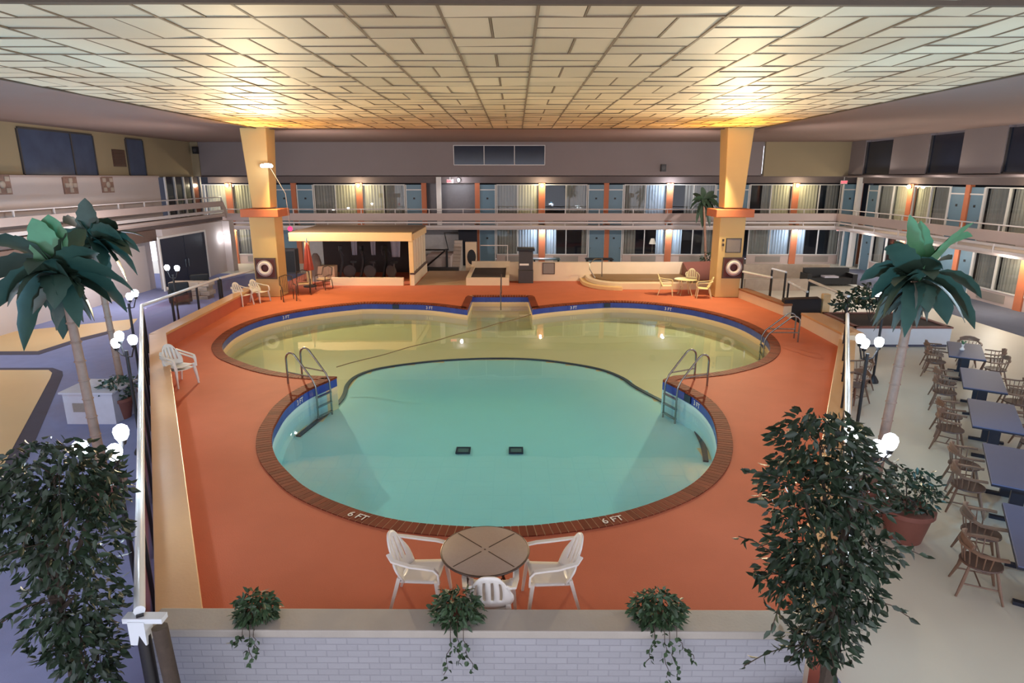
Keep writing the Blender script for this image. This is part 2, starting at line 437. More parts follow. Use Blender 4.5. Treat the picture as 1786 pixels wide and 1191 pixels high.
# basin: wall, blue tile band, floor
M_aqua = mat('aqua_depth_tint', (200, 240, 252), .6, var=.03, scale=1.5, spec=.2)  # aqua stands in for the tint deeper water gives the light
ylobe = min(pool_raw[19].y, pool_raw[55].y) - .02
wl = MB(); bd = MB()
for i in range(NP):
    a, b = POOL[i], POOL[(i + 1) % NP]
    wl.cur = 1 if a.y < ylobe else 0
    wl.add([(a.x, a.y, -2.7), (b.x, b.y, -2.7), (b.x, b.y, -0.24), (a.x, a.y, -0.24)], [(0, 1, 2, 3)])
    bd.add([(a.x, a.y, -0.25), (b.x, b.y, -0.25), (b.x, b.y, 0.0), (a.x, a.y, 0.0)], [(0, 1, 2, 3)])
struct(wl, 'pool_wall', [M_plaster, M_aqua], 'pale plaster side wall of the pool under the tile band', 'pool wall')
struct(bd, 'pool_tile_band', M_bluetile, 'blue tile band along the waterline of the pool', 'tile band')

LINE_PX = [(520, 762), (545, 742), (570, 722), (592, 702), (601, 688), (606, 672), (622, 657), (655, 645), (710, 636), (780, 629), (862, 626), (935, 628), (1000, 636), (1050, 646), (1085, 660), (1105, 674), (1130, 688), (1160, 704), (1190, 728), (1212, 750), (1226, 778), (1231, 806)]
ZS = -0.84
line3 = [G(x, y, ZS).xy for x, y in LINE_PX]
poly_deep = line3 + [Vector((6.0, line3[-1].y)), Vector((6.0, 8)), Vector((-6.5, 8)), Vector((-6.5, line3[0].y))]
def inside(p, poly):
    c = False; j = len(poly) - 1
    for i in range(len(poly)):
        if (poly[i].y > p.y) != (poly[j].y > p.y) and p.x < (poly[j].x - poly[i].x) * (p.y - poly[i].y) / (poly[j].y - poly[i].y) + poly[i].x: c = not c
        j = i
    return c
def dline(p):
    best = 9
    for i in range(len(line3) - 1):
        a, b = line3[i], line3[i + 1]; ab = b - a
        t = max(0, min(1, (p - a).dot(ab) / ab.length_squared)); best = min(best, (p - a - ab * t).length)
    return best
def zbot(p):
    if not inside(p, poly_deep): return ZS
    t = min(1, dline(p) / 2.6); t = t * t * (3 - 2 * t)
    return ZS - 0.5 * t
fl = MB(); x0, x1, y0, y1, st = -9.8, 8.8, 9.0, 31.2, 0.3
nx, ny = int((x1 - x0) / st), int((y1 - y0) / st)
vs = []
for j in range(ny + 1):
    for i in range(nx + 1):
        p = Vector((x0 + i * st, y0 + j * st)); vs.append((p.x, p.y, zbot(p)))
fl.add(vs, [(j * (nx + 1) + i, j * (nx + 1) + i + 1, (j + 1) * (nx + 1) + i + 1, (j + 1) * (nx + 1) + i) for j in range(ny) for i in range(nx)])
for q_, f_ in enumerate(fl.f):
    cpt = Vector((0, 0))
    for v_ in f_: cpt += Vector(fl.v[v_][:2])
    fl.mi[q_] = 1 if inside(cpt / 4, poly_deep) else 0
struct(fl, 'pool_floor', [M_plaster, mat('aqua_depth_tint', (200, 240, 252), .6, var=.03, scale=1.5, spec=.2)], 'pale plaster bottom of the pool, deeper in the near lobe', 'pool floor', angle=80)
ln = MB()
lp = catmull(line3 + [line3[-1]], set([len(line3), len(line3) - 1, 0]), 0.2)
lp = [p for p in lp if True][: None]
pts = [Vector((p.x, p.y, ZS + 0.02)) for p in catmull(line3, {0, len(line3) - 1}, 0.2)]
# drop the closing stretch
pts = [p for p in pts if min((p.xy - q).length for q in line3) < 0.9]
cut = max(range(len(pts)), key=lambda i: -(pts[i].xy - line3[-1]).length)
pts = pts[:cut + 1]
ln.sweep(pts, 0.11, 0.03)
tag(ln.build('depth_line', M_navy), 'dark tile line curving across the pool bottom where it gets deeper', 'pool line')
# steps in the alcove behind
st_ = MB()
a0, a1 = pool_raw[0], pool_raw[76]
st_.box(a0.x - .3, a0.y - 0.55, -1.2, a1.x + .3, a0.y + .1, -0.5)
st_.box(a0.x - .5, a0.y - 1.15, -1.2, a1.x + .5, a0.y - 0.55, -0.68)
struct(st_, 'pool_steps', M_plaster, 'pale submerged entry steps in the alcove at the far pool edge', 'pool steps')
# water
wt = MB(); wt.prism([tuple(p) for p in offset(POOL, 0.012)], -2.65, WATER)
o = struct(wt, 'pool_water', M_water, 'still turquoise water filling the three-lobed pool', 'water', smooth=False)

# coping: brick headers round the edge over a mortar bed
cm = MB(); cb = MB()
for i in range(NP):
    a, b, c, d = POOL[i], POOL[(i + 1) % NP], OUT30[(i + 1) % NP], OUT30[i]
    cm.add([(a.x, a.y, 0.012), (b.x, b.y, 0.012), (c.x, c.y, 0.012), (d.x, d.y, 0.012), (a.x, a.y, -.03), (b.x, b.y, -.03)], [(0, 1, 2, 3), (4, 5, 1, 0)])
per = [0]
for i in range(NP): per.append(per[-1] + (POOL[(i + 1) % NP] - POOL[i]).length)
def at_len(poly, s):
    s %= per[-1]
    for i in range(NP):
        if s <= per[i + 1]:
            k = (s - per[i]) / max(1e-6, per[i + 1] - per[i]); return poly[i].lerp(poly[(i + 1) % NP], k)
INN = offset(POOL, -0.015)
s = 0
while s < per[-1] - 0.05:
    a, b = at_len(INN, s + .008), at_len(INN, s + .104)
    d, c = at_len(OUT30, s + .008), at_len(OUT30, s + .104)
    if (c - d).length < 0.3:
        q = 0.018
        ai, bi = a.lerp(d, .05), b.lerp(c, .05)
        cb.add([(a.x, a.y, -.035), (b.x, b.y, -.035), (b.x, b.y, q - .008), (a.x, a.y, q - .008), (bi.x, bi.y, q), (ai.x, ai.y, q), (c.x, c.y, q), (d.x, d.y, q), (c.x, c.y, 0), (d.x, d.y, 0)],
               [(0, 1, 2, 3), (3, 2, 4, 5), (5, 4, 6, 7), (7, 6, 8, 9), (1, 8, 6, 4, 2), (0, 3, 5, 7, 9)])
    s += 0.112
struct(cm, 'coping_mortar_bed', M_mortar, 'pale mortar bed under the brick pool coping', 'coping bed', smooth=False)
struct(cb, 'pool_coping', M_coping, 'dark red brick coping round the pool edge', 'coping', smooth=False)

# depth markers and skimmer openings
def text_mesh(name, body, size, m, parent, M):
    cu = bpy.data.curves.new(name, 'FONT'); cu.body = body; cu.size = size; cu.align_x = 'CENTER'; cu.align_y = 'CENTER'; cu.extrude = 0.002
    tmp = bpy.data.objects.new(name, cu); COL.objects.link(tmp)
    dg = bpy.context.evaluated_depsgraph_get(); me = bpy.data.meshes.new_from_object(tmp.evaluated_get(dg))
    bpy.data.objects.remove(tmp)
    me.materials.clear(); me.materials.append(m)
    o = bpy.data.objects.new(name, me); COL.objects.link(o); o.parent = parent; o.matrix_local = M
    return o
def nearest(px, py):
    p = G(px, py, 0).xy; i = min(range(NP), key=lambda k: (POOL[k] - p).length)
    t = (POOL[(i + 1) % NP] - POOL[i - 1]).normalized(); nn = Vector((t.y, -t.x)) * SGN   # outward
    return POOL[i], t, nn
M_mark = mat('white_marker_paint', (236, 236, 230), 0.5, var=0)
for px, py, lab in [(497, 548, 'white depth marker tile 3 FT on the blue band at far left of the pool'), (751, 531, 'white depth marker tile 3 FT on the blue band just left of the step alcove'), (1001, 531, 'white depth marker tile 3 FT on the blue band just right of the step alcove'),
                    (1164, 533, 'white depth marker tile 3 FT on the blue band below the cream table'), (520, 691, 'white depth marker tile 3 FT on the blue band by the left ladder'), (1217, 697, 'white depth marker tile 3 FT on the blue band by the right ladder')]:
    p, t, nn = nearest(px, py)
    ang = math.atan2(-nn.y, -nn.x) + PI / 2     # local -y faces the water... text reads from inside
    e = thing('depth_marker', lab, 'depth marker', (p.x - nn.x * .012, p.y - nn.y * .012, -0.14), ang, 'depth markers on the tile band', 'thing')
    MB().box(-.24, -.004, -.075, .24, .012, .075).build('marker_tile', M_bluetile, e)
    text_mesh('lettering', '3 FT', 0.17, M_mark, e, Matrix.Translation((0, -.008, 0)) @ Matrix.Rotation(R(90), 4, 'X'))
for px, py, lab in [(627, 896, 'white 6 FT marking on the brick coping left of the near chairs'), (1072, 902, 'white 6 FT marking on the brick coping right of the near chairs')]:
    p, t, nn = nearest(px, py)
    e = thing('depth_marking', lab, 'depth marking', (p.x + nn.x * .15, p.y + nn.y * .15, .024), 0, 'depth markings on the coping')
    ang = math.atan2(t.y, t.x)
    if math.cos(ang) < 0: ang += PI
    text_mesh('lettering', '6 FT', 0.19, M_mark, e, Matrix.Rotation(ang, 4, 'Z'))
for px, py, lab in [(690, 529, 'dark square skimmer opening in the left far tile band'), (1056, 527, 'dark square skimmer opening in the right far tile band'), (1203, 687, 'dark skimmer opening in the tile band under the right ladder')]:
    p, t, nn = nearest(px, py)
    b = MB().box(-.13, -.02, -.085, .13, .03, .085)
    o = b.build('skimmer_opening', M_navy, loc=(p.x - nn.x * .012, p.y - nn.y * .012, -0.13), rotz=math.atan2(-nn.y, -nn.x) + PI / 2)
    tag(o, lab, 'skimmer', 'skimmer openings of the pool')
for k, (px, lab) in enumerate([(808, 'square floor drain grate on the pool bottom, left one of two'), (900, 'square floor drain grate on the pool bottom, right one of two')]):
    p = G(px, 787, ZS - 0.5)
    e = thing('floor_drain', lab, 'drain', (p.x, p.y, p.z + .01), 0, 'drains on the pool bottom')
    fr2 = MB()
    for x0_, y0_, x1_, y1_ in [(-.17, -.17, .17, -.12), (-.17, .12, .17, .17), (-.17, -.12, -.13, .12), (.13, -.12, .17, .12)]: fr2.box(x0_, y0_, 0, x1_, y1_, .03)
    fr2.build('frame', M_navy, e)
    gr = MB()
    for j in range(7): gr.box(-.13, -.115 + j * .034, 0, .13, -.098 + j * .034, .02)
    gr.build('grate', mat('drain_grey', (120, 140, 140), .5), e)
rp = MB(); ra, rb = G(587, 640, WATER + .02), G(926, 549, WATER + .02)
rp.tube([ra.lerp(rb, i / 20) + Vector((0, 0, 0.012 * math.sin(i * 1.3))) for i in range(21)], .014, 6)
tag(rp.build('pool_rope', mat('rope_brown', (140, 112, 84), .8)), 'thin brown safety rope stretched across the left lobe of the water', 'rope')

# ------------------------------------------------------------------ parapets
def ledge(name, a, b, w, zt, side, top_m, face_m, label, cap=0.08, z0=ZF):
    """low wall from a to b (inner edge), thickness w to the given side"""
    t = (b - a).normalized(); nn = Vector((-t.y, t.x)) * side
    e = thing(name, label, 'low wall', (0, 0, 0), kind='structure')
    MB().prism([a, b, b + nn * (w - .03), a + nn * (w - .03)], z0, zt - cap).build('wall_body', face_m, e, smooth=False)
    o = MB().prism([a - nn * .025, b - nn * .025, b + nn * w, a + nn * w], zt - cap, zt).build('coping_slab', top_m, e, smooth=False)
    bevel(o, .012)
    return e
ledge('parapet', A_in - (B_in - A_in).normalized() * .06, B_in, LW, ZP - .006, 1, M_ledge, M_redface, 'tan topped low wall running along the near left side of the deck')
ledge('parapet', B_in + Vector((0, -.1)), C_in, LW, ZP - .009, 1, M_ledge, M_redface, 'tan topped low wall between the left deck corner and the left column')
ledge('parapet', D_in, E_in, LW, ZP - .25, -1, M_ledge, M_redface, 'tan topped low wall running along the near right side of the deck')
ledge('parapet', Vector((9.75, 18.3)), Vector((9.80, 21.2)), LW + .2, .46, -1, M_ledge, M_lowwall, 'short cream low wall at the right deck corner beside the gate gap')
ledge('parapet', Vector((9.9, 22.9)), Vector((9.45, 26.4)), .35, .42, -1, mat('brown_cap', (150, 104, 74), .6), M_lowwall, 'cream low wall with brown cap running to the right column')
fw = MB().box(-3.72, 5.46, ZF, 2.98, 5.72, ZP - .09)
struct(fw, 'wall_front', M_brickwall, 'white painted brick wall below the grey ledge, nearest the camera', 'wall', smooth=False)
fc = MB().box(-3.76, 5.42, ZP - .09, 3.1, 5.76, ZP)
bevel(struct(fc, 'trim_1', M_grayledge, 'grey concrete ledge on top of the white brick wall', 'ledge', smooth=False), .012)

# ------------------------------------------------------------------ carpets on the left and right floor
def patch(name, px, dz, m, label, cat='floor'):
    pl = [G(x, y, ZF).xy for x, y in px]
    mb = MB().prism([tuple(p) for p in pl], ZF - .05, ZF + dz)
    return struct(mb, name, m, label, cat, smooth=False)
mb = MB().prism([(-24, -2.5), (-3.3, -2.5), (-3.3, 5.5), (-10.9, 18.0), (-11.3, 27), (-11.3, 36), (-24, 36)], ZF - .05, ZF + .006)
struct(mb, 'floor_carpet', M_carpet, 'blue grey carpet walkway left of the pool deck', 'carpet', smooth=False)
patch('floor_tile', [(-500, 585), (0, 581), (240, 556), (225, 575), (135, 594), (66, 616), (-500, 622)], .012, M_goldfloor, 'gold tiled floor strip along the left pink wall')
patch('floor_trim', [(-500, 616), (66, 613), (135, 591), (200, 575), (200, 580), (135, 597), (68, 619), (-500, 623)], .014, M_carpetdark, 'dark border of the gold floor strip at left')
patch('floor_border', [(-400, 643), (92, 642), (109, 648), (110, 655), (15, 880), (-200, 1000)], .012, M_carpetdark, 'dark border round the gold floor panel at left')
patch('floor_panel', [(-400, 647), (85, 646), (91, 651), (88, 660), (-30, 880), (-300, 960)], .018, M_goldfloor, 'gold tiled floor panel at the left picture edge')
mb = MB().prism([(2.95, 3.0), (3.55, 3.0), (3.55, 6.2), (2.95, 6.2)], ZF - .05, ZF + .006)
struct(mb, 'floor_strip', M_carpet, 'blue grey carpet strip beside the right end of the brick wall', 'carpet', smooth=False)
mb = MB().prism([(17.6, 14), (23, 14), (23, 38), (17.6, 38)], ZF - .05, ZF + .006)
struct(mb, 'floor_walk', mat('grey_blue_carpet', (96, 100, 114), .9, var=.1, scale=3, spec=.05), 'blue grey carpet walkway along the right room fronts', 'carpet', smooth=False)

# ------------------------------------------------------------------ ceiling: basket-weave panels over a flat soffit
CXL, CXR, CYN, CYF = -10.4, 9.75, 9.15, 26.95
mod = 1.22
tp = MB(); gap = 0.021
iy = 0; y = CYF
nxp = int(round((CXR - CXL) / mod)); wx = (CXR - CXL) / nxp
rows = int((CYF - 7.6) / mod) + 1
for j in range(rows):
    for i in range(nxp):
        x = CXL + i * wx; yy = CYF - (j + 1) * mod
        for h in range(2):
            if (i + j) % 2: a, b, c, d = x, yy + h * mod / 2, x + wx, yy + (h + 1) * mod / 2
            else: a, b, c, d = x + h * wx / 2, yy, x + (h + 1) * wx / 2, yy + mod
            tx, ty = rnd.uniform(-.007, .007), rnd.uniform(-.007, .007)
            z = ZC + rnd.uniform(-.004, .004)
            g = gap
            tp.add([(a + g, b + g, z - tx - ty), (c - g, b + g, z + tx - ty), (c - g, d - g, z + tx + ty), (a + g, d - g, z - tx + ty),
                    (a + g * .4, b + g * .4, z + .03), (c - g * .4, b + g * .4, z + .03), (c - g * .4, d - g * .4, z + .03), (a + g * .4, d - g * .4, z + .03)],
                   [(3, 2, 1, 0), (4, 5, 1, 0)[::-1], (5, 6, 2, 1)[::-1], (6, 7, 3, 2)[::-1], (7, 4, 0, 3)[::-1]])
tb = MB()
for i in range(nxp + 1): x = CXL + i * wx; tb.box(x - .018, 7.5, ZC - .012, x + .018, CYF, ZC + .03)
for j in range(rows + 1): yy = CYF - j * mod; tb.box(CXL, yy - .017, ZC - .010, CXR, yy + .017, ZC + .03)
for j in range(rows):
    for i in range(nxp):
        x = CXL + i * wx; yy = CYF - (j + 1) * mod
        if (i + j) % 2: tb.box(x, yy + mod / 2 - .012, ZC - .008, x + wx, yy + mod / 2 + .012, ZC + .03)
        else: tb.box(x + wx / 2 - .012, yy, ZC - .008, x + wx / 2 + .012, yy + mod, ZC + .03)
struct(tb, 'ceiling_grid', mat('ceiling_grid_paint', (122, 102, 80), .7), 'brown metal grid between the ceiling panels', 'ceiling', smooth=False)
struct(tp, 'ceiling', M_tile, 'basket weave ceiling of pale rectangular panels over the pool', 'ceiling', smooth=False)
gp = MB().box(CXL, 7.5, ZC + .02, CXR, CYF, ZC + .06)
struct(gp, 'ceiling_backing', M_tilegap, 'darker backing seen in the joints of the ceiling panels', 'ceiling', smooth=False)
sf = MB()
sf.box(-24, -3, ZC + .10, CXL, 44, ZC + .4); sf.box(CXR, -3, ZC + .10, 24, 44, ZC + .4); sf.box(CXL, CYF, ZC + .10, CXR, 44, ZC + .4)
sf.box(CXL, -3, ZC, CXR, 7.5, ZC + .3)
struct(sf, 'ceiling_soffit', M_soffit, 'plain smooth ceiling around the panelled part', 'ceiling', smooth=False)
beam_ = MB().prism([(CXL, 7.62), (CXR, 7.98), (CXR, 8.06), (CXL, 7.70)], ZC - .06, ZC + .02)
struct(beam_, 'trim_4', M_tilegap, 'slim dark ceiling rib across the near end of the panels', 'trim', smooth=False)
bm_ = MB().box(CXL - .15, 7.75, ZC - .10, CXR + .15, 8.95, ZC + .02)
rim = MB()
rim.box(CXL - .06, CYN - .1, ZC - .03, CXL + .02, CYF, ZC + .11); rim.box(CXR - .02, CYN - .1, ZC - .03, CXR + .06, CYF, ZC + .11); rim.box(CXL - .06, CYF - .02, ZC - .03, CXR + .06, CYF + .06, ZC + .11)
struct(rim, 'trim_2', M_tilegap, 'thin dark rim round the panelled ceiling', 'trim', smooth=False)

# ------------------------------------------------------------------ outer walls
def wall(name, boxes, m, label):
    mb = MB()
    for b in boxes: mb.box(*b)
    return struct(mb, name, m, label, 'wall', smooth=False)
xa = V(347, 270, YB).x; xb = V(1331, 270, YB).x
wall('wall_back', [(xa, YB, 5.02, xb, YB + .25, ZC + .11)], M_purple, 'mauve grey clerestory wall above the far upper gallery')
wall('wall_back_left', [(XL - .2, YB - .04, 5.02, xa - .02, YB + .25, ZC + .11)], M_cream, 'cream wall section at the far left corner under the ceiling')
wall('wall_back_right', [(xb + .12, YB - .04, 5.02, XR, YB + .25, ZC + .11)], M_cream, 'cream wall section at the far right corner under the ceiling')
wall('wall_rooms_back', [(-24, 43.2, ZF, 24, 43.4, 5.2), (23.6, 12, ZF, 23.8, 43, 5.2)], M_roomdark, 'inner walls of the guest rooms, coloured dark like unlit rooms, behind the glass')
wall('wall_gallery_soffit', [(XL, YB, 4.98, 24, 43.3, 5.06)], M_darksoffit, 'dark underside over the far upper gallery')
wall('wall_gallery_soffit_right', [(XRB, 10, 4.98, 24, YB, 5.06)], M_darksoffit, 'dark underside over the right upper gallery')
# gallery slabs
wall('floor_gallery', [(XL, YB, ZG - .18, 24, 43.2, ZG)], M_wallpink, 'floor slab of the far upper gallery')
wall('floor_gallery_right', [(XRB, 12, ZG - .18, 23.7, YB, ZG)], M_wallpink, 'floor slab of the right upper gallery')

def gallery_rail(name, L, loc, rotz, label, zbase):
    """parapet board, pipes and posts along local x from 0 to L, facing local -y"""
    e = thing(name, label, 'balcony rail', (loc[0], loc[1], zbase), rotz, 'gallery balustrades', 'structure')
    MB().box(0, -.06, .36, L, .04, .80).build('fascia_board', M_fascia, e, smooth=False)
    MB().box(0, -.10, .20, L, .02, .30).build('lower_band', M_rail, e, smooth=False)
    MB().box(0, -.12, -.06, L, .02, .06).build('slab_edge', M_rail, e, smooth=False)
    MB().tube([(0, -.03, 1.04), (L, -.03, 1.04)], .028, 8).build('top_rail', M_rail, e)
    n = max(2, int(L / 2.05))
    for i in range(n + 1):
        x = min(L - .03, max(.03, i * L / n))
        MB().box(x - .025, -.13, -.05, x + .025, -.08, .30).build('lower_post', M_rail, e, smooth=False)
        MB().box(x - .022, -.052, .80, x + .022, -.008, 1.04).build('rail_post', M_rail, e, smooth=False)
    return e
xl0 = V(394, 370, YB).x
gallery_rail('balcony_rail', XRB - xl0, (xl0, YB, 0), 0, 'pink beige balustrade along the far upper gallery', ZG)
gallery_rail('balcony_rail', 24.0, (XRB, YB, 0), R(-90), 'pink beige balustrade along the right upper gallery', ZG)

# left raised gallery
LX = -17.5
zl = 2.80
gl = thing('balcony_rail', 'pink beige balustrade along the raised left gallery', 'balcony rail', (LX, 0, zl), 0, 'gallery balustrades', 'structure')
y0_, y1_ = 10.0, 38.3
MB().box(-.04, y0_, .50, .06, y1_, .80).build('fascia_board', M_fascia, gl, smooth=False)
MB().box(-.04, y0_, .16, .10, y1_, .30).build('lower_band', M_rail, gl, smooth=False)
MB().box(-.02, y0_, -.10, .10, y1_, .10).build('slab_edge', M_fascia, gl, smooth=False)
MB().tube([(0, y0_, 1.03), (0, y1_, 1.03)], .03, 8).build('top_rail', M_rail, gl)
MB().tube([(0.08, y0_, .02), (.08, y1_, .02)], .025, 8).build('lower_rail', M_rail, gl)
for i in range(14):
    yq = y1_ - i * 2.0
    MB().box(-.025, yq - .025, .78, .025, yq + .025, 1.03).build('rail_post', M_rail, gl, smooth=False)
sr = thing('ramp_rail', 'sloping rail joining the left gallery to the far gallery', 'balcony rail', (0, 0, 0), 0, 'gallery balustrades', 'structure')
pa, pb = Vector((LX, 38.3, zl + 1.03)), Vector((xl0, YB, ZG + 1.04))
MB().tube([pa, pb], .03, 8).build('top_rail', M_rail, sr)
MB().sweep([pa - Vector((0, 0, .40)), pb - Vector((0, 0, .42))], .09, .42).build('fascia_board', M_fascia, sr, smooth=False)
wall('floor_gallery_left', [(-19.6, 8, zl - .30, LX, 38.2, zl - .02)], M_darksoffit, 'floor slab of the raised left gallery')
# left walls
wall('wall_left', [(XL - .3, 6, 4.95, XL, YB, ZC + .11)], M_cream, 'cream upper wall at left with the dark windows')
wall('wall_left_gallery', [(XL - .3, 6, zl - .1, XL + .28, W(268, 320, XL).y, 5.0)], M_wallpink, 'pink beige block wall behind the left gallery with carved plaques')
wall('wall_left_lower', [(-18.5, 6, ZF, -17.9, 31.0, zl - .28), (-17.4, 30.6, ZF, -17.0, 37.0, zl - .28)], M_wallpink, 'pink white ground floor wall at left')
yq = W(268, 320, XL).y
wall('trim_3', [(XL - .1, 6, 4.95, XL + .34, yq, 5.03)], M_fascia, 'pale ledge below the left upper windows')
wall('wall_left_beam', [(-17.9, 20, 2.0, -17.3, 30.6, zl - .28)], mat('brown_beam', (104, 82, 72), .8), 'brown beam under the left gallery')

# left upper windows
def left_window(idx, pxs, yt, yb, label, panels):
    a = W(pxs[0], yt, XL); b = W(pxs[1], yt, XL); z1 = ZC - .10; z0 = 5.06
    e = thing('window_%d' % idx, label, 'window', (XL, 0, 0), kind='structure')
    MB().box(0.0, a.y, z0, .03, b.y, z1).build('pane', mat('blue_reflection_glass', (66, 76, 98), .15, var=.35, scale=1.2, spec=.6), e, smooth=False)  # bluish reflections are put into the pane colour
    f = MB(); w = .07
    f.box(0, a.y - w, z0, .06, a.y, z1); f.box(0, b.y, z0, .06, b.y + w, z1); f.box(0, a.y, z1, .06, b.y, z1 + w); f.box(0, a.y, z0 - .06, .06, b.y, z0)
    for k in panels: yk = W(k, yt, XL).y; f.box(0, yk - .04, z0, .06, yk + .04, z1)
    f.build('frame', M_greycab, e, smooth=False)
left_window(1, (30, 158), 235, 290, 'wide dark window high on the left wall with faint reflections painted into the glass', [120])
left_window(2, (218, 246), 245, 290, 'narrow dark window high on the left wall right of the vent', [])
a, b = W(193, 255, XL), W(215, 255, XL)
e = thing('wall_vent', 'square brown louvre vent on the left wall between the two windows', 'vent', (XL, (a.y + b.y) / 2, 5.85))
L_ = (b.y - a.y) / 2
MB().box(0, -L_, -.4, .02, L_, .4).build('back_plate', M_wooddark, e, smooth=False)
v = MB()
for k in range(9): v.box(.02, -L_ + .04, -.37 + k * .085, .06, L_ - .04, -.33 + k * .085)
v.build('slats', M_wooddark, e, smooth=False)
for k, (px, py) in enumerate([(2, 322), (122, 323), (187, 322)]):
    p = W(px, py, XL + .3)
    o = thing('wall_plaque', ['carved square plaque on the left block wall, at the picture edge', 'carved square plaque on the left block wall, middle one of three', 'carved square plaque on the left block wall, rightmost of three'][k], 'plaque', p, 0, 'carved plaques on the left wall')
    m = MB().box(-.02, -.42, -.36, .04, .42, .36); m.build('panel', M_plaque, o, smooth=False)
    q = MB()
    for i in range(3):
        for j in range(3):
            if (i + j + k) % 2 == 0: q.box(.04, -.36 + i * .25, -.30 + j * .21, .07, -.15 + i * .25, -.13 + j * .21)
    q.sphere((.05, 0, 0), (.05, .14, .14)); q.build('relief', M_stone, o)
# speakers
for nm, p, lab in [('speaker', V(341, 262, YB - .26), 'small black speaker on the far left cream wall'), ('speaker', V(1500, 270, YB - .26), 'small black speaker at the right end of the cream wall'), ('speaker', V(1157, 293, YB - .21), 'small black speaker under the mauve clerestory wall')]:
    e = thing(nm, lab, 'speaker', p, 0, 'wall speakers')
    MB().box(-.14, -.12, -.2, .14, .1, .2).build('housing', M_black, e, smooth=False)
    MB().lathe([(.10, -.01), (.10, .01), (.03, .015)], n=14).build('grille', M_greycab, e).matrix_local = Matrix.Translation((0, -.125, 0)) @ Matrix.Rotation(R(90), 4, 'X')
    MB().box(-.03, .1, -.04, .03, .27, .04).build('bracket', M_black, e, smooth=False)
# clerestory window in the mauve wall
a, b = V(791, 253, YB), V(950, 287, YB)
e = thing('window_3', 'dark three pane window high in the mauve far wall', 'window', (0, YB, 0), kind='structure')
MB().box(a.x, -.02, b.z, b.x, .02, a.z - .03).build('pane', M_darkglass, e, smooth=False)
f = MB(); w = .04
for t in (0, 1 / 3, 2 / 3, 1):
    x = a.x + (b.x - a.x) * t; f.box(x - w / 2, -.05, b.z, x + w / 2, .03, a.z)
f.box(a.x, -.05, b.z - .04, b.x, .03, b.z); f.box(a.x, -.05, a.z - .04, b.x, .03, a.z)
f.build('frame', M_frame, e, smooth=False)

# right upper wall with dark openings
def rw(px): return W(px, 270, XRB + .3).y
segs = [(1508, 1618), (1618, 1678), (1678, 1748), (1748, 1900)]
rwx = XRB + .3
wb = MB(); 
ya = [rw(1508), rw(1555), rw(1618), rw(1676), rw(1750), rw(1786) - 4]
wall('wall_right', [(rwx, ya[0], 5.02, rwx + .3, YB, ZC + .11), (rwx - .0, ya[2], 5.02, rwx + .3, ya[1], ZC + .11), (rwx, ya[4], 5.02, rwx + .3, ya[3], ZC + .11), (rwx, 8, 5.02, rwx + .3, ya[5], ZC + .11), (rwx, 8, 4.95, rwx + .3, YB, 5.10)], M_purple, 'mauve upper wall at right between dark windows')
for k, (p, q) in enumerate([(ya[1], ya[0]), (ya[3], ya[2]), (ya[5], ya[4])]):
    e = thing('window_%d' % (4 + k), ['dark upper window on the right wall nearest the far corner', 'dark upper window on the right wall, middle one of three', 'dark upper window on the right wall at the picture edge'][k], 'window', (rwx, 0, 0), kind='structure')
    MB().box(.12, p, 5.1, .16, q, ZC).build('pane', M_darkglass, e, smooth=False)
    f = MB(); f.box(.05, p, 5.1, .2, p + .06, ZC); f.box(.05, q - .06, 5.1, .2, q, ZC); f.box(.05, p, 5.1, .2, q, 5.16); f.build('frame', M_greycab, e, smooth=False)

# ------------------------------------------------------------------ room fronts (doors, windows, curtains, piers, lamps)
WN, DN, TN = [6], [0], [10]
def window_unit(loc, rotz, w, h, label, spans, sill, cm, where, dark=False):
    """two-panel window; loc = left bottom corner of the glass; spans = list of (t0,t1,material)"""
    WN[0] += 1
    e = thing('window_%d' % WN[0], label, 'window', loc, rotz, kind='structure')
    f = MB(); t = .05
    f.box(-t, -.06, -t, 0, .04, h + t); f.box(w, -.06, -t, w + t, .04, h + t); f.box(0, -.06, h, w, .04, h + t); f.box(0, -.06, -t, w, .04, 0)
    f.box(w / 2 - t / 2, -.06, 0, w / 2 + t / 2, .04, h)
    f.build('frame', M_frame, e, smooth=False)
    MB().box(0, -.006, 0, w / 2 - t / 2, .006, h).build('pane', M_pane, e, smooth=False)
    MB().box(w / 2 + t / 2, -.006, 0, w, .006, h).build('pane', M_pane, e, smooth=False)
    if sill:
        MB().box(-t, -.03, -sill, w + t, .06, -t).build('sill_panel', M_fascia, e, smooth=False)
        g = MB(); g.box(w * .2, -.05, -sill + .12, w * .8, -.03, -.14)
        g.build('heater_grille', M_sign, e, smooth=False)
    ca = Matrix.Translation(loc) @ Matrix.Rotation(rotz, 4, 'Z')
    for k, (t0, t1, m, lab) in enumerate(spans):
        mb = MB(); n = max(6, int((t1 - t0) * w / .035)); vs = []
        for i in range(n + 1):
            x = w * (t0 + (t1 - t0) * i / n); yv = .16 + .03 * math.sin(i * 1.25) + .012 * math.sin(i * .37 + k)
            vs += [(x, yv, -.03), (x, yv, h + .02)]
        mb.add(vs, [(2 * i, 2 * i + 2, 2 * i + 3, 2 * i + 1) for i in range(n)])
        o = mb.build('curtain', m, angle=80); o.matrix_world = ca
        tag(o, lab, 'curtain', 'curtains in the room windows')
    return e
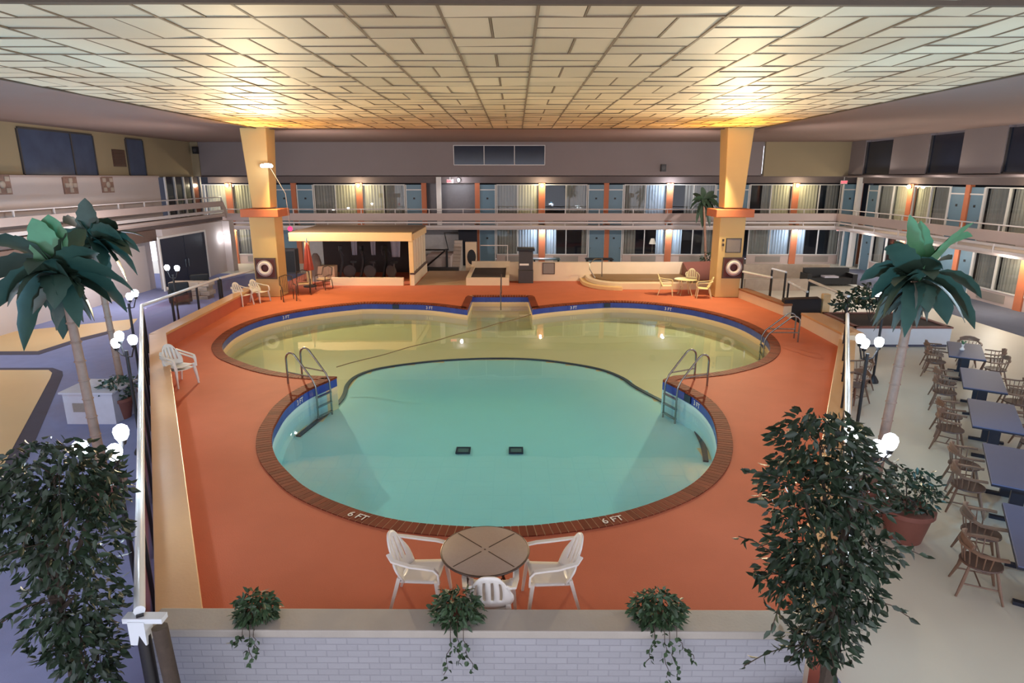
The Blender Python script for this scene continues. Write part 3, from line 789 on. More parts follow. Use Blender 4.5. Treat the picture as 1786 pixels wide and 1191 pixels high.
def door_unit(loc, rotz, w, h, label, hand=1):
    DN[0] += 1
    e = thing('door_%d' % DN[0], label, 'door', loc, rotz, kind='structure')
    f = MB(); t = .06; ht = h + .34
    f.box(-t, -.06, 0, 0, .08, ht); f.box(w, -.06, 0, w + t, .08, ht); f.box(0, -.06, h, w, .08, h + .06)
    f.build('door_frame', M_frame, e, smooth=False)
    lf = MB().box(0, -.02, 0, w, .03, h).build('door_leaf', M_doorblue, e, smooth=False)
    MB().box(0, -.02, h + .06, w, .03, ht).build('transom_panel', M_doorblue, e, smooth=False)
    MB().box(w / 2 - .06, -.035, h * .74, w / 2 + .06, -.02, h * .74 + .11).build('number_plate', M_black, lf, smooth=False)
    x = w - .08 if hand > 0 else .08
    MB().sphere((x, -.06, 1.0), .035, 10, 6).build('door_knob', M_steel, lf)
    return e
def pier(loc, rotz, w, h, label):
    TN[0] += 1
    return tag(MB().box(-w / 2, -.10, 0, w / 2, .12, h).build('trim_%d' % TN[0], M_pier, smooth=False, loc=loc, rotz=rotz), label, 'pier', kind='structure')
def sconce(loc, rotz, label, warm=True, power=22, group='wall lamps on the room piers'):
    e = thing('wall_lamp', label, 'wall lamp', loc, rotz, group)
    MB().box(-.06, -.03, -.07, .06, 0, .07).build('back_plate', M_frame, e, smooth=False)
    MB().sphere((0, -.11, 0), (.085, .07, .10), 12, 8).build('lamp_glass', M_sconce if warm else M_sconcecool, e)
    d = Matrix.Rotation(rotz, 4, 'Z') @ Vector((0, -.42, -.02))
    area_light('wall_lamp_light', 'POINT', Vector(loc) + d, power * 2.2, (1, .86, .58) if warm else (.86, .92, 1), .07)
    return e

GH = 2.5          # storey glass height to transom top
def far_x(px, lev=0): return V(px, 335 if lev else 425, YR).x
pc, gc, bc = M_curtain, M_curtain2, M_curtain3
def run_far(level, zb, bays, nm):
    """bays: (light pier px, warm, left spans, right spans, left door?, right door?)"""
    for bi, (px, warm, ls, rs, ld, rd) in enumerate(bays):
        X = far_x(px, level); sc = far_x(px + 1, level) - X
        word = '%s far gallery' % nm
        pos = ORD[bi]
        pier((X, YR, zb), 0, .40, 2.56, 'orange pier carrying the %s lamp from the left, %s' % (pos, word))
        sconce((X, YR - .12, zb + (2.42 if level else 2.2)), 0, 'lit %s wall lamp, %s from the left on the %s' % ('warm' if warm else 'white', pos, word), warm, 26 if warm else 34)
        sill = .62; gh = 2.48 - sill - .05
        for sd, sp, dr in ((-1, ls, ld), (1, rs, rd)):
            side = 'left' if sd < 0 else 'right'
            w = 72 * sc
            xl = X - (6 * sc + w) if sd < 0 else X + 6 * sc
            if sp is not None:
                spn = []
                for (t0, t1, m) in sp:
                    desc = {id(pc): 'pale', id(gc): 'grey', id(bc): 'bluish white'}[id(m)]
                    qual = 'across' if t1 - t0 > .9 else ('at the left of' if t0 < .1 else ('at the right of' if t1 > .9 else 'inside'))
                    if t1 - t0 > .4 and qual != 'across': qual = 'over half of'
                    part_ = ' at left' if (t0 < .1 and t1 < .6) else (' at right' if (t0 > .4 and t1 > .9) else (' at middle' if t1 - t0 < .9 else ''))
                    spn.append((t0, t1, m, '%s curtain%s in window %s of %s lamp, %s' % (desc, part_, side, pos, word)))
                window_unit((xl, YR, zb + sill), 0, w, gh, 'two pane room window just %s of the %s lamp, %s' % (side, pos, word), spn, sill, pc, word)
            if dr:
                dw = 26 * sc
                xd = X + sd * (6 * sc + w + 4 * sc + dw / 2) - dw / 2
                door_unit((xd, YR, zb), 0, dw, 2.12, 'blue room door %s of the %s lamp, %s' % (side, pos, word), -sd)
                if sd > 0 or px == 945: pier((xd + dw / 2 + sd * (dw / 2 + 4.5 * sc), YR, zb), 0, .30, 2.56, 'slim orange pier beside the door %s of the %s lamp, %s' % (side, pos, word))
run_far(1, ZG, [
    (400, True, [(0, .48, gc), (.52, 1, pc)], [(0, 1, pc)], False, True),
    (627, True, [(0, .47, gc), (.5, 1, pc)], [(0, .5, pc), (.52, 1, gc)], True, True),
    (945, True, [(0, .5, gc), (.5, 1, pc)], [(.5, 1, gc)], True, True),
    (1168, False, [(0, .5, gc), (.5, 1, bc)], [(.3, .5, gc), (.52, 1, gc)], True, True),
    (1387, True, [(.3, .5, gc), (.5, 1, pc)], [(0, .5, pc), (.7, 1, gc)], True, True)], 'upper')
run_far(0, ZF, [
    (410, True, [(0, 1, gc)], [(0, 1, gc)], False, True),
    (945, False, [(0, .5, gc), (.5, 1, bc)], [(0, .27, bc), (.88, 1, gc)], True, True),
    (1165, False, [(0, .3, gc), (.8, 1, bc)], [(0, .25, bc), (.75, 1, gc)], True, True),
    (1383, False, [(0, .5, gc), (.5, 1, bc)], [(0, .22, bc), (.8, 1, gc)], False, True)], 'lower')
# wall pieces of the room fronts where neither glass nor door stands
wall('wall_back_lower', [(far_x(478), YR + .1, ZF, far_x(800), YR + .3, 2.0)], mat('grey_room_wall', (176, 172, 172), .8), 'pale grey ground floor wall behind the stairs and the hut')
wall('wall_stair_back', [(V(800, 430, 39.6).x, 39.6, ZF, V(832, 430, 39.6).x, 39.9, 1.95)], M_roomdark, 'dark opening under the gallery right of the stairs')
wall('wall_back_corridor', [(far_x(742, 1), YR + .35, ZG, far_x(832, 1), YR + .5, 4.8)], mat('corridor_wall', (112, 108, 110), .8), 'grey corridor wall between the two halves of the upper gallery')
cx_ = far_x(766, 1)
tag(MB().box(cx_ - .14, YR - .3, ZG, cx_ + .14, YR - .02, 4.98).build('trim_90', M_white, smooth=False), 'white post in the corridor opening of the upper far gallery', 'post', kind='structure')
p = V(800, 314, YR - .3); sconce((p.x, YR - .2, p.z), 0, 'round white corridor lamp beside the exit sign, upper far gallery', False, 20)
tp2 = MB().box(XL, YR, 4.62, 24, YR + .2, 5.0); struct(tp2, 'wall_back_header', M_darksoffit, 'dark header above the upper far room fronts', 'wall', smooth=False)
tp2 = MB().box(XL, YR - .05, 1.92 + .14, 24, YR + .2, 2.0 + .06); 
for px, py, lab in [(785, 316, 'red lit exit sign in the upper far corridor'), (1472, 318, 'red lit exit sign at the upper far right corner')]:
    p = V(px, py, YR - .5)
    e = thing('exit_sign', lab, 'exit sign', p, 0, 'exit signs')
    MB().box(-.2, -.03, -.11, .2, .03, .11).build('housing', M_white, e, smooth=False)
    text_mesh('lettering', 'EXIT', .19, M_exit, e, Matrix.Translation((0, -.035, 0)) @ Matrix.Rotation(R(90), 4, 'X'))
    MB().box(-.02, -.01, .11, .02, .01, max(.15, 4.98 - p.z)).build('hanger', M_frame, e, smooth=False)
p = V(1465, 400, YB + .6)
e = thing('exit_sign', 'red lit exit sign on the lower far right corner by the blue door', 'exit sign', p, 0, 'exit signs')
MB().box(-.2, -.03, -.11, .2, .03, .11).build('housing', M_white, e, smooth=False)
text_mesh('lettering', 'EXIT', .19, M_exit, e, Matrix.Translation((0, -.035, 0)) @ Matrix.Rotation(R(90), 4, 'X'))
MB().box(-.02, -.01, .11, .02, .01, max(.15, 1.9 - p.z)).build('hanger', M_frame, e, smooth=False)
# blue doors at the far right corner
for lev, zb, nm in ((1, ZG, 'upper'), (0, ZF, 'lower')):
    x0_ = V(1470, 345 if lev else 425, YB + .8).x
    door_unit((x0_, YB + .8, zb), 0, .85, 2.15, 'bright blue corner door under the exit sign, %s far gallery' % nm)

# right wall room fronts
def run_right(zb, nm, bays):
    for bi, (Yl, warm, fs, ns, fd, nd) in enumerate(bays):
        pos = ['farthest', 'next', 'nearest'][bi]
        word = '%s right gallery' % nm
        pier((XR, Yl, zb), R(-90), .42, 2.56, 'orange pier with the %s lamp, %s' % (pos, word))
        sconce((XR - .12, Yl, zb + (2.42 if zb > 0 else 2.2)), R(-90), 'lit wall lamp on the %s orange pier, %s' % (pos, word), warm, 26)
        sill = .62; gh = 2.48 - sill - .05; w = 2.75; dw = .98
        # local x runs towards -Y (towards the camera)
        for sd, sp, dr in ((-1, fs, fd), (1, ns, nd)):
            side = 'beyond' if sd < 0 else 'nearer than'
            yl = Yl + .24 + w if sd < 0 else Yl - .24
            if sp is not None:
                spn = [(a_, b_, m_, '%s %s curtain in window %s %s pier lamp, %s' % (ORD[k_], {id(pc): 'pale', id(gc): 'grey', id(bc): 'bluish white'}[id(m_)], side, pos, word)) for k_, (a_, b_, m_) in enumerate(sp)]
                window_unit((XR, yl, zb + sill), R(-90), w, gh, 'two pane room window just %s the %s pier lamp, %s' % (side, pos, word), spn, sill, pc, word)
            if dr:
                yd = Yl + .24 + w + .12 + dw if sd < 0 else Yl - .24 - w - .12
                door_unit((XR, yd, zb), R(-90), dw, 2.12, 'blue room door %s the %s pier lamp, %s' % (side, pos, word), -sd)
                if sd > 0: pier((XR, yd - dw - .2, zb), R(-90), .3, 2.56, 'slim pier between two blue doors near the %s lamp, %s' % (pos, word))
run_right(ZG, 'upper', [(34.1, True, [(0, .5, gc), (.5, 1, pc)], [(0, .5, pc), (.52, 1, gc)], True, True), (25.7, True, [(0, .5, gc), (.52, 1, gc)], [(0, 1, pc)], True, True)])
run_right(ZF, 'lower', [(34.1, False, [(0, .3, gc), (.7, 1, gc)], [(0, .3, gc), (.7, 1, gc)], True, True), (25.7, True, [(0, .5, gc), (.52, 1, gc)], [(0, 1, pc)], True, True)])
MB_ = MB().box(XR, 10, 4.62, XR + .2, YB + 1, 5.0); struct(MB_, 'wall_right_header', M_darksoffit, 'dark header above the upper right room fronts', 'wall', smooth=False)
for pxx in (1506,):
    p = V(pxx, 340, YB - .1)
    tag(MB().box(p.x - .13, YB + .3, ZF, p.x + .13, YB + .6, 4.98).build('trim_91', M_white, smooth=False), 'white corner post by the blue door at the far right', 'post', kind='structure')
# lamp in a lower far room
p = V(1137, 440, 41.6)
e = thing('table_lamp', 'pale shaded lamp standing inside a dark lower room window', 'lamp', (p.x, 41.6, ZF + .55))
MB().lathe([(.10, 0), (.10, .03), (.03, .06), (.04, .3), (.015, .45), (.015, .62)], n=12).build('base', M_sign, e)
MB().lathe([(.22, .60), (.11, .95)], n=16).build('lamp_shade', M_shade, e)
MB().box(p.x - .4, 41.3, ZF, p.x + .4, 41.9, ZF + .55).build('side_table', M_wooddark, smooth=False)
tag(bpy.data.objects['side_table'], 'dark side table under the shaded lamp in the lower room', 'table')

# ------------------------------------------------------------------ the two columns
def column(xb0, label, sidesign):
    e = thing('column', label, 'column', (xb0, 27.0, 0), kind='structure')
    def taper(z0, z1, w0, w1, d0, d1):
        m = MB(); vs = []
        for z, w, d in ((z0, w0, d0), (z1, w1, d1)):
            vs += [(-w / 2, -d / 2, z), (w / 2, -d / 2, z), (w / 2, d / 2, z), (-w / 2, d / 2, z)]
        m.add(vs, [(3, 2, 1, 0), (4, 5, 6, 7), (0, 1, 5, 4), (1, 2, 6, 5), (2, 3, 7, 6), (3, 0, 4, 7)]); return m
    bevel(taper(3.72, ZC, .76, 1.06, .76, 1.0).build('upper_shaft', M_col, e, smooth=False), .03)
    bevel(taper(0, 3.36, 1.02, 1.06, .95, .95).build('lower_shaft', M_col, e, smooth=False), .03)
    bevel(MB().box(-.78, -.68, 3.36, .78, .68, 3.68).build('collar', M_terra, e, smooth=False), .02)
    return e
XCL, XCR = V(463, 440, 26.6).x, V(1273, 440, 26.6).x
column(XCL, 'tall cream tapered column with terracotta collar at left of the pool', -1)
column(XCR, 'tall cream tapered column with terracotta collar at right of the pool', 1)
def life_ring(px, py, lab):
    p = V(px, py, 26.5)
    b = thing('life_ring_board', 'square maroon board on the %s column behind the ring' % lab, 'board', (p.x, 26.50, p.z), 0, 'life ring boards')
    MB().box(-.42, -.04, -.42, .42, .0, .42).build('backing', M_maroon, b, smooth=False)
    fr_ = MB()
    for q in ((-.44, -.06, -.44, .44, -.0, -.38), (-.44, -.06, .38, .44, 0, .44), (-.44, -.06, -.38, -.38, 0, .38), (.38, -.06, -.38, .44, 0, .38)): fr_.box(*q)
    fr_.build('border', M_wooddark, b, smooth=False)
    rg = thing('life_ring', 'white life ring hanging on the %s column' % lab, 'life ring', (p.x, 26.38, p.z + .02), 0, 'life rings')
    MB().torus((0, 0, 0), .23, .075).build('ring', M_ring, rg)
    g = MB()
    for k in range(4):
        a_ = PI / 4 + k * PI / 2
        g.tube([(.33 * math.cos(a_ + t), -.02, .33 * math.sin(a_ + t)) for t in [i * PI / 16 for i in range(9)]], .012, 5)
    g.build('rope', M_towel, rg)
life_ring(464, 468, 'left'); life_ring(1278, 467, 'right')
p = V(1279, 428, 26.5)
e = thing('notice_board', 'small grey notice board on the right column above the life ring', 'notice', (p.x, 26.5, p.z))
MB().box(-.3, -.03, -.28, .3, 0, .28).build('panel', M_sign, e, smooth=False)
f = MB()
for q in ((-.32, -.04, -.3, .32, 0, -.27), (-.32, -.04, .27, .32, 0, .3), (-.32, -.04, -.27, -.29, 0, .27), (.29, -.04, -.27, .32, 0, .27)): f.box(*q)
f.build('frame', M_greycab, e, smooth=False)
for py in (419, 427):
    p = V(1258, py, 26.5)
    tag(MB().box(-.04, -.03, -.05, .04, 0, .05).build('wall_switch', M_bronze, smooth=False, loc=(p.x + .08, 26.51, p.z)), 'small bronze switch on the left part of the right column, %s' % ('upper' if py < 423 else 'lower'), 'switch', 'switches on the right column')
# flood heads on the left column
p = V(466, 289, 26.4)
e = thing('flood_lamp', 'twin headed bright flood lamp on the left column', 'flood lamp', (p.x, 26.35, p.z))
MB().box(-.12, .0, -.08, .12, .2, .10).build('housing', M_white, e, smooth=False)
for x in (-.17, .19):
    MB().lathe([(.03, .10), (.085, 0), (.085, -.02)], n=12).build('lamp_shell', M_white, e).matrix_local = Matrix.Translation((x, -.02, .0)) @ Matrix.Rotation(R(-70), 4, 'X')
    MB().sphere((x, -.06, -.01), .065, 12, 8).build('lamp_glass', M_globe, e)
area_light('flood_light', 'POINT', (p.x + .02, 26.0, p.z - .1), 8, (.95, .95, 1), .08)
pb_ = V(506, 399, 27.4)
e = thing('cord_pendant', 'thin pale cord from the flood lamp down to a pink bulb', 'cord', (0, 0, 0))
MB().tube([(p.x + .12, 26.4, p.z - .08), (p.x + .52, 26.75, p.z - 1.1), (pb_.x, pb_.y, pb_.z + .1)], .012, 5).build('cord', M_rail, e)
MB().sphere(pb_, .11, 10, 7).build('bulb', mat('pink_bulb', (220, 60, 110), .4, emit=(255, 70, 130), estr=.9, var=0), e)

# ------------------------------------------------------------------ hut with gym machines
hut = thing('pool_hut', 'open fronted hut with flat brown roof and cream beam behind the deck', 'hut', (0, 0, 0))
hx0, hx1 = V(506, 412, 29.6).x, V(715, 412, 29.6).x
HY0, HY1 = 29.6, 34.0
MB().box(hx0, HY0 + .02, 2.40, hx1 + .12, HY1, 2.50).build('roof', M_thatch, hut, smooth=False)
bevel(MB().box(hx0 - .05, HY0 - .1, 2.07, hx1 + .1, HY0 + .12, 2.47).build('front_beam', M_beam, hut, smooth=False), .02)
bevel(MB().box(hx1 - .06, HY0 + .12, 2.1, hx1 + .16, HY1, 2.42).build('side_beam', M_beam, hut, smooth=False), .02)
for x in (V(536, 440, HY0).x, hx1 + .02):
    MB().box(x - .1, HY0 - .06, 0, x + .1, HY0 + .1, 2.1).build('post', M_beam, hut, smooth=False)
sdp = MB()
for k in range(5):
    y_ = HY0 + .35 + k * .85; sdp.box(hx1, y_, .55, hx1 + .08, y_ + .62, 2.1)
sdp.build('side_panel', M_lowwall, hut, smooth=False)
MB().box(hx1 - .02, HY0 - .1, 0, hx1 + .14, HY1, .52).build('side_wall', M_lowwall, hut, smooth=False)
MB().box(hx1 - .05, HY0 - .12, .52, hx1 + .18, HY1, .60).build('hand_rail', M_wooddark, hut, smooth=False)
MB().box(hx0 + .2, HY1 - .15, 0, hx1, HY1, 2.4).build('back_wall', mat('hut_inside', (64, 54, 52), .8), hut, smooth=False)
MB().box(V(577, 490, HY0).x, HY0 - .12, 0, V(704, 490, HY0).x, HY0 + .12, .36).build('front_wall', M_lowwall, hut, smooth=False)
for k, px in enumerate((604, 640, 678)):
    p = V(px, 470, 31.2)
    e = thing('exercise_machine', 'dark exercise machine inside the hut, %s from the left' % ORD[k], 'exercise machine', (p.x, 31.2, 0), R(20 - 25 * k), 'exercise machines in the hut')
    MB().tube([(-.5, 0, .06), (.5, 0, .06)], .06, 8).build('base', M_black, e)
    MB().sweep([(-.35, 0, .08), (-.15, 0, .9), (-.2, 0, 1.45)], .12, .1).build('upright', M_black, e)
    MB().tube([(-.1, -.28, 1.25), (-.22, -.22, 1.5), (-.22, .22, 1.5), (-.1, .28, 1.25)], .03, 8).build('handlebar', M_greycab, e)
    MB().box(-.3, -.16, 1.45, -.16, .16, 1.7).build('console', M_black, e, smooth=False)
    MB().lathe([(.3, -.05), (.33, 0), (.3, .05)], n=18).build('flywheel', M_greycab, e).matrix_local = Matrix.Translation((.15, 0, .45)) @ Matrix.Rotation(R(90), 4, 'X')
    MB().box(.22, -.14, .85, .5, .14, .95).build('seat', M_black, e, smooth=False)
    MB().tube([(.35, 0, .1), (.35, 0, .86)], .04, 8).build('seat_post', M_greycab, e)
for k, (px, w_, h_) in enumerate([(618, .35, 1.0), (651, .3, 1.0), (690, .55, 1.1)]):
    p = V(px, 432, 32.8); mb = MB(); vs = []
    for j in range(7):
        for i in range(7):
            vs.append((p.x + (i / 6 - .5) * w_ * (1 - .25 * j / 6), 32.8 + .05 * math.sin(i * 1.7 + k), 2.05 - h_ * j / 6))
    mb.add(vs, [(j * 7 + i, j * 7 + i + 1, (j + 1) * 7 + i + 1, (j + 1) * 7 + i) for j in range(6) for i in range(6)])
    o = tag(mb.build('towel', M_towel, angle=80), 'pale towel hanging inside the dark hut, %s from the left' % ORD[k], 'towel', 'towels hanging in the hut')
    s_ = o.modifiers.new('s', 'SOLIDIFY'); s_.thickness = .02
# umbrella, furniture left of the hut
p = G(537, 489, 0)
e = thing('folded_umbrella', 'closed coral red patio umbrella standing left of the hut', 'umbrella', (V(537, 450, 29.15).x, 29.15, 0))
MB().tube([(0, 0, 0), (0, 0, 2.25)], .025, 8).build('pole', M_steel, e)
mb = MB(); vs = []; n = 16
for j, (z, r) in enumerate([(2.05, .03), (1.75, .10), (1.3, .15), (.85, .20), (.78, .18)]):
    vs += [(r * (1 + .22 * (-1) ** k) * math.cos(2 * PI * k / n), r * (1 + .22 * (-1) ** k) * math.sin(2 * PI * k / n), z) for k in range(n)]
mb.add(vs, [(j * n + k, j * n + (k + 1) % n, (j + 1) * n + (k + 1) % n, (j + 1) * n + k) for j in range(4) for k in range(n)])
mb.build('canopy', M_redcloth, e)
MB().lathe([(.3, 0), (.3, .05), (.05, .12)], n=16).build('base', M_greycab, e)

def metal_chair(label, loc, rotz, cushion=True):
    e = thing('patio_chair', label, 'patio chair', loc, rotz, 'metal patio chairs left of the hut')
    for s_ in (-1, 1):
        MB().tube([(.28, .26 * s_, 0), (.30, .27 * s_, .35), (.26, .28 * s_, .62), (0, .29 * s_, .66), (-.25, .27 * s_, .62), (-.34, .25 * s_, .95)], .018, 8).build('armrest', M_bronze, e)
        MB().tube([(-.30, .25 * s_, 0), (-.24, .25 * s_, .42)], .018, 8).build('leg', M_bronze, e)
    sl = MB()
    for k in range(8): sl.tube([(-.25, -.24 + k * .068, .42), (.28, -.24 + k * .068, .42)], .009, 5)
    sl.build('seat', M_bronze, e)
    bk = MB(); bk.tube([(-.34, -.25, .95), (-.36, 0, 1.02), (-.34, .25, .95)], .018, 8)
    for k in range(7): bk.tube([(-.25, -.21 + k * .07, .43), (-.345, -.21 + k * .07, .97)], .008, 5)
    bk.build('backrest', M_bronze, e)
    if cushion:
        bevel(MB().box(-.22, -.22, .43, .26, .22, .51).build('cushion', M_cushion, e), .03)
    return e
p = G(504, 524, 0); metal_chair('low bronze patio chair without cushion beside the left column', (p.x, p.y, 0), R(-60), False)
p = G(531, 513, 0); metal_chair('bronze patio chair with pale cushion in front of the umbrella', (p.x, p.y, 0), R(-70))
p = G(566, 504, 0); metal_chair('bronze patio chair with pale cushion next to the hut front wall', (p.x, p.y, 0), R(-110))
p = G(556, 492, 0)
e = thing('patio_sculpture', 'grey stone figure on a cream block left of the hut', 'sculpture', (p.x, p.y + .5, 0))
bevel(MB().box(-.1, -.3, 0, .75, .3, .75).build('block', M_lowwall, e, smooth=False), .02)
MB().lathe([(.26, 0), (.22, .4), (.28, .9), (.2, 1.2), (.1, 1.35)], n=12).build('figure', M_sign, e).location = (-.2, -.1, .0)
for k, (px, zt) in enumerate([(352, .35), (413, .65)]): pass
# dark unit behind the left column and hut side
p = V(497, 450, 33.5)
e = thing('dark_cabinet', 'dark grey cabinet standing behind the left column', 'cabinet', (p.x, 33.5, 0))
bevel(MB().box(-.65, -.3, 0, .65, .3, 1.3).build('body', M_greycab, e, smooth=False), .02)
MB().box(-.6, -.32, .1, -.02, -.3, 1.2).build('door', M_black, e, smooth=False); MB().box(.02, -.32, .1, .6, -.3, 1.2).build('door', M_black, e, smooth=False)

# ------------------------------------------------------------------ ramp, stairs, planter, kiosk, wall with sign, spa
rx0, rx1 = hx1 + .2, V(812, 485, 29.6).x
mb = MB(); mb.add([(rx0, 29.6, .004), (rx1, 29.6, .004), (rx1, 34.2, .03), (rx0, 34.2, .03)], [(0, 1, 2, 3)])
struct(mb, 'ramp', M_ramp, 'tan ramp leading from the deck back between hut and planter', 'ramp', smooth=False)
pl = thing('planter_box', 'long cream planter box filled with dark soil behind the pool alcove', 'planter', (0, 0, 0))
px0, px1 = V(813, 490, 29.6).x, V(888, 490, 29.6).x
m = MB(); t = .18
m.box(px0, 29.55, 0, px1, 29.55 + t, .36); m.box(px0, 33.6, 0, px1, 33.6 + t, .62); m.box(px0, 29.7, 0, px0 + t, 33.6, .36); m.box(px1 - t, 29.7, 0, px1, 33.6, .36)
m.build('rim', M_lowwall, pl, smooth=False)
MB().box(px0 + t, 29.7, .02, px1 - t, 33.6, .28).build('soil', M_soil, pl, smooth=False)
p = V(917, 490, 30.4)
k_ = thing('kiosk', 'tall dark grey bin cabinet standing against the cream low wall', 'bin', (p.x, 30.5, 0))
bevel(MB().box(-.36, -.3, 0, .36, .3, .62).build('lower_cabinet', M_greycab, k_, smooth=False), .02)
bevel(MB().box(-.34, -.28, .62, .34, .28, 1.55).build('upper_cabinet', M_greycab, k_, smooth=False), .02)
bevel(MB().box(-.42, -.36, 1.55, .42, .36, 1.68).build('lid', M_black, k_, smooth=False), .02)
MB().box(-.3, -.31, .86, .14, -.28, .95).build('pale_label', M_white, k_, smooth=False)
bw_ = 30.9
wall('wall_mid', [(px1, bw_, 0, V(1196, 470, bw_).x, bw_ + .25, .92)], M_lowwall, 'long cream low wall behind the spa with plain top')
p = V(957, 468, bw_)
e = thing('wall_sign', 'small grey framed notice on the cream low wall right of the bin', 'sign', (p.x, bw_, p.z))
MB().box(-.28, -.02, -.26, .28, 0, .26).build('panel', M_sign, e, smooth=False)
f = MB()
for q in ((-.3, -.03, -.28, .3, 0, -.25), (-.3, -.03, .25, .3, 0, .28), (-.3, -.03, -.25, -.27, 0, .25), (.27, -.03, -.25, .3, 0, .25)): f.box(*q)
f.build('frame', M_bronze, e, smooth=False)
tx = MB()
for k in range(6): tx.box(-.2, -.024, .16 - k * .06, .2 - (k % 3) * .06, -.02, .185 - k * .06)
# stairs behind the ramp
sx0, sx1 = V(748, 440, 37.5).x, V(803, 440, 37.5).x
sta = thing('staircase', 'pale stairs rising behind the ramp to the upper gallery', 'stairs', (0, 0, 0), kind='structure')
mb = MB()
for k in range(9):
    mb.box(sx0 + 1.4 + .0, 36.6 + k * .28, ZF, sx1, 36.6 + (k + 1) * .28, ZF + (k + 1) * .18)
mb.build('flight', mat('pale_step', (190, 176, 164), .7), sta, smooth=False)
MB().box(sx0, 36.3, ZF, sx0 + 1.4, 39.0, .55).build('landing_wall', M_wallpink, sta, smooth=False)
st2 = MB(); st2.tube([(sx0 - .1, 36.2, .95), (sx0 + 1.3, 36.2, .95), (sx1 - .8, 36.4, 1.9), (sx1, 36.4, 1.9)], .05, 6); st2.tube([(sx0 - .1, 36.2, -.1), (sx0 + 1.1, 36.2, .9)], .05, 6)
st2.build('hand_rail', M_post, sta)
for x in (sx0 - .1, sx0 + 1.2): MB().box(x - .06, 36.14, ZF, x + .06, 36.26, 1.0).build('newel_post', M_post, sta, smooth=False)
MB().box(sx0, 36.1, ZF, sx1, 36.35, -.05).build('base_band', M_greycab, sta, smooth=False)
p = V(822, 460, 34.6)
e = thing('stair_pillar', 'short cream pillar with dark oval opening at the foot of the stairs', 'pillar', (p.x, 34.6, 0))
MB().box(-.3, -.15, 0, .3, .15, 1.55).build('body', M_lowwall, e, smooth=False)
MB().lathe([(.24, 0), (.24, .02)], n=18).build('opening', M_black, e).matrix_local = Matrix.Translation((.03, -.14, .75)) @ Matrix.Rotation(R(90), 4, 'X') @ Matrix.Diagonal((1, 1.7, 1, 1))
# pipe rail above planter
p0, p1 = V(838, 428, 34.5), V(885, 428, 34.5)
mb = MB(); mb.tube([p0, p1, (p1.x, p1.y, .3)], .03, 8)
tag(mb.build('pipe_rail', M_rail), 'thin pale pipe rail behind the soil planter', 'rail')

# spa
spa = thing('spa', 'raised spa with curved cream rim and brown cover behind the deck', 'spa', (0, 0, 0))
SPX0, SPX1 = V(1082, 500, 28.4).x, V(1200, 500, 28.4).x
poly = [(SPX1 + 1.2, 28.4), (SPX0, 28.4)] + [(SPX0 - 1.35 * math.sin(a_), 28.4 + 1.9 - 1.9 * math.cos(a_)) for a_ in [i * PI / 2 / 8 for i in range(1, 9)]] + [(SPX0 - 1.35, bw_ - .01), (SPX1 + 1.2, bw_ - .01)]
bevel(MB().prism(poly, 0, .30).build('platform', M_lowwall, spa, smooth=False), .02)
poly2 = [(SPX1 + 1.0, 28.85)] + [(SPX0 + .1 - 1.15 * math.sin(a_), 28.85 + 1.4 - 1.4 * math.cos(a_)) for a_ in [i * PI / 2 / 8 for i in range(0, 9)]] + [(SPX0 - 1.05, bw_ - .02), (SPX1 + 1.0, bw_ - .02)]
MB().prism(poly2, .30, .36).build('spa_cover', M_spa, spa, smooth=False)
stp = [(SPX0 + .05, 28.1)] + [(SPX0 - 1.6 * math.sin(a_), 28.1 + 2.0 - 2.0 * math.cos(a_)) for a_ in [i * PI / 2 / 8 for i in range(0, 9)]] + [(SPX0 - 1.6, bw_ - .01), (SPX0 + .05, bw_ - .01)]
bevel(MB().prism(stp, 0, .16).build('curved_step', M_beam, spa, smooth=False), .015)
e = thing('spa_handrail', 'curved steel handrail at the spa step', 'handrail', (0, 0, 0))
q = V(1040, 478, 30.0)
MB().tube([(q.x - .1, 29.6, .35), (q.x - .35, 29.8, .75), (q.x - .35, 29.9, 1.0), (q.x - .1, 30, 1.2), (q.x + .25, 30, 1.22), (q.x + .27, 30, .3)], .025, 8).build('rail', M_steel, e)
# sloped planter right of the spa
mb = MB(); xs0, xs1 = V(1200, 470, 29.8).x, V(1256, 470, 29.8).x
mb.add([(xs0, 29.0, .4), (xs1, 28.6, .45), (xs1, 30.85, 1.0), (xs0, 30.85, .95), (xs0, 29.0, 0), (xs1, 28.6, 0), (xs1, 30.85, 0), (xs0, 30.85, 0)], [(0, 1, 2, 3), (4, 5, 1, 0), (5, 6, 2, 1), (6, 7, 3, 2), (7, 4, 0, 3)])
tag(mb.build('sloped_planter', M_pot, smooth=False), 'sloping red brown planter bed left of the right column', 'planter')
e = thing('bench', 'dark bench on the walkway behind the cream low wall', 'bench', V(1163, 455, 36.5))
e.location.z = ZF
for x in (-.8, .8): MB().box(x - .05, -.2, 0, x + .05, .2, .4).build('leg', M_black, e, smooth=False)
MB().box(-1, -.25, .4, 1, .25, .46).build('seat', M_greycab, e, smooth=False)
e = thing('patio_table', 'dark low table on the walkway in front of the blue doors', 'table', V(1045, 450, 37.0)); e.location.z = ZF
for x, y_ in ((-.7, -.25), (.7, -.25), (-.7, .25), (.7, .25)): MB().box(x - .04, y_ - .04, 0, x + .04, y_ + .04, .7).build('leg', M_black, e, smooth=False)
MB().box(-.8, -.35, .7, .8, .35, .76).build('top', M_black, e, smooth=False)
e = thing('patio_table', 'dark low table on the walkway behind the wall notice', 'table', V(953, 447, 37.0)); e.location.z = ZF
for x, y_ in ((-.7, -.25), (.7, -.25), (-.7, .25), (.7, .25)): MB().box(x - .04, y_ - .04, 0, x + .04, y_ + .04, .7).build('leg', M_black, e, smooth=False)
MB().box(-.8, -.35, .7, .8, .35, .76).build('top', mat('teal_top', (70, 100, 104), .3), e, smooth=False)

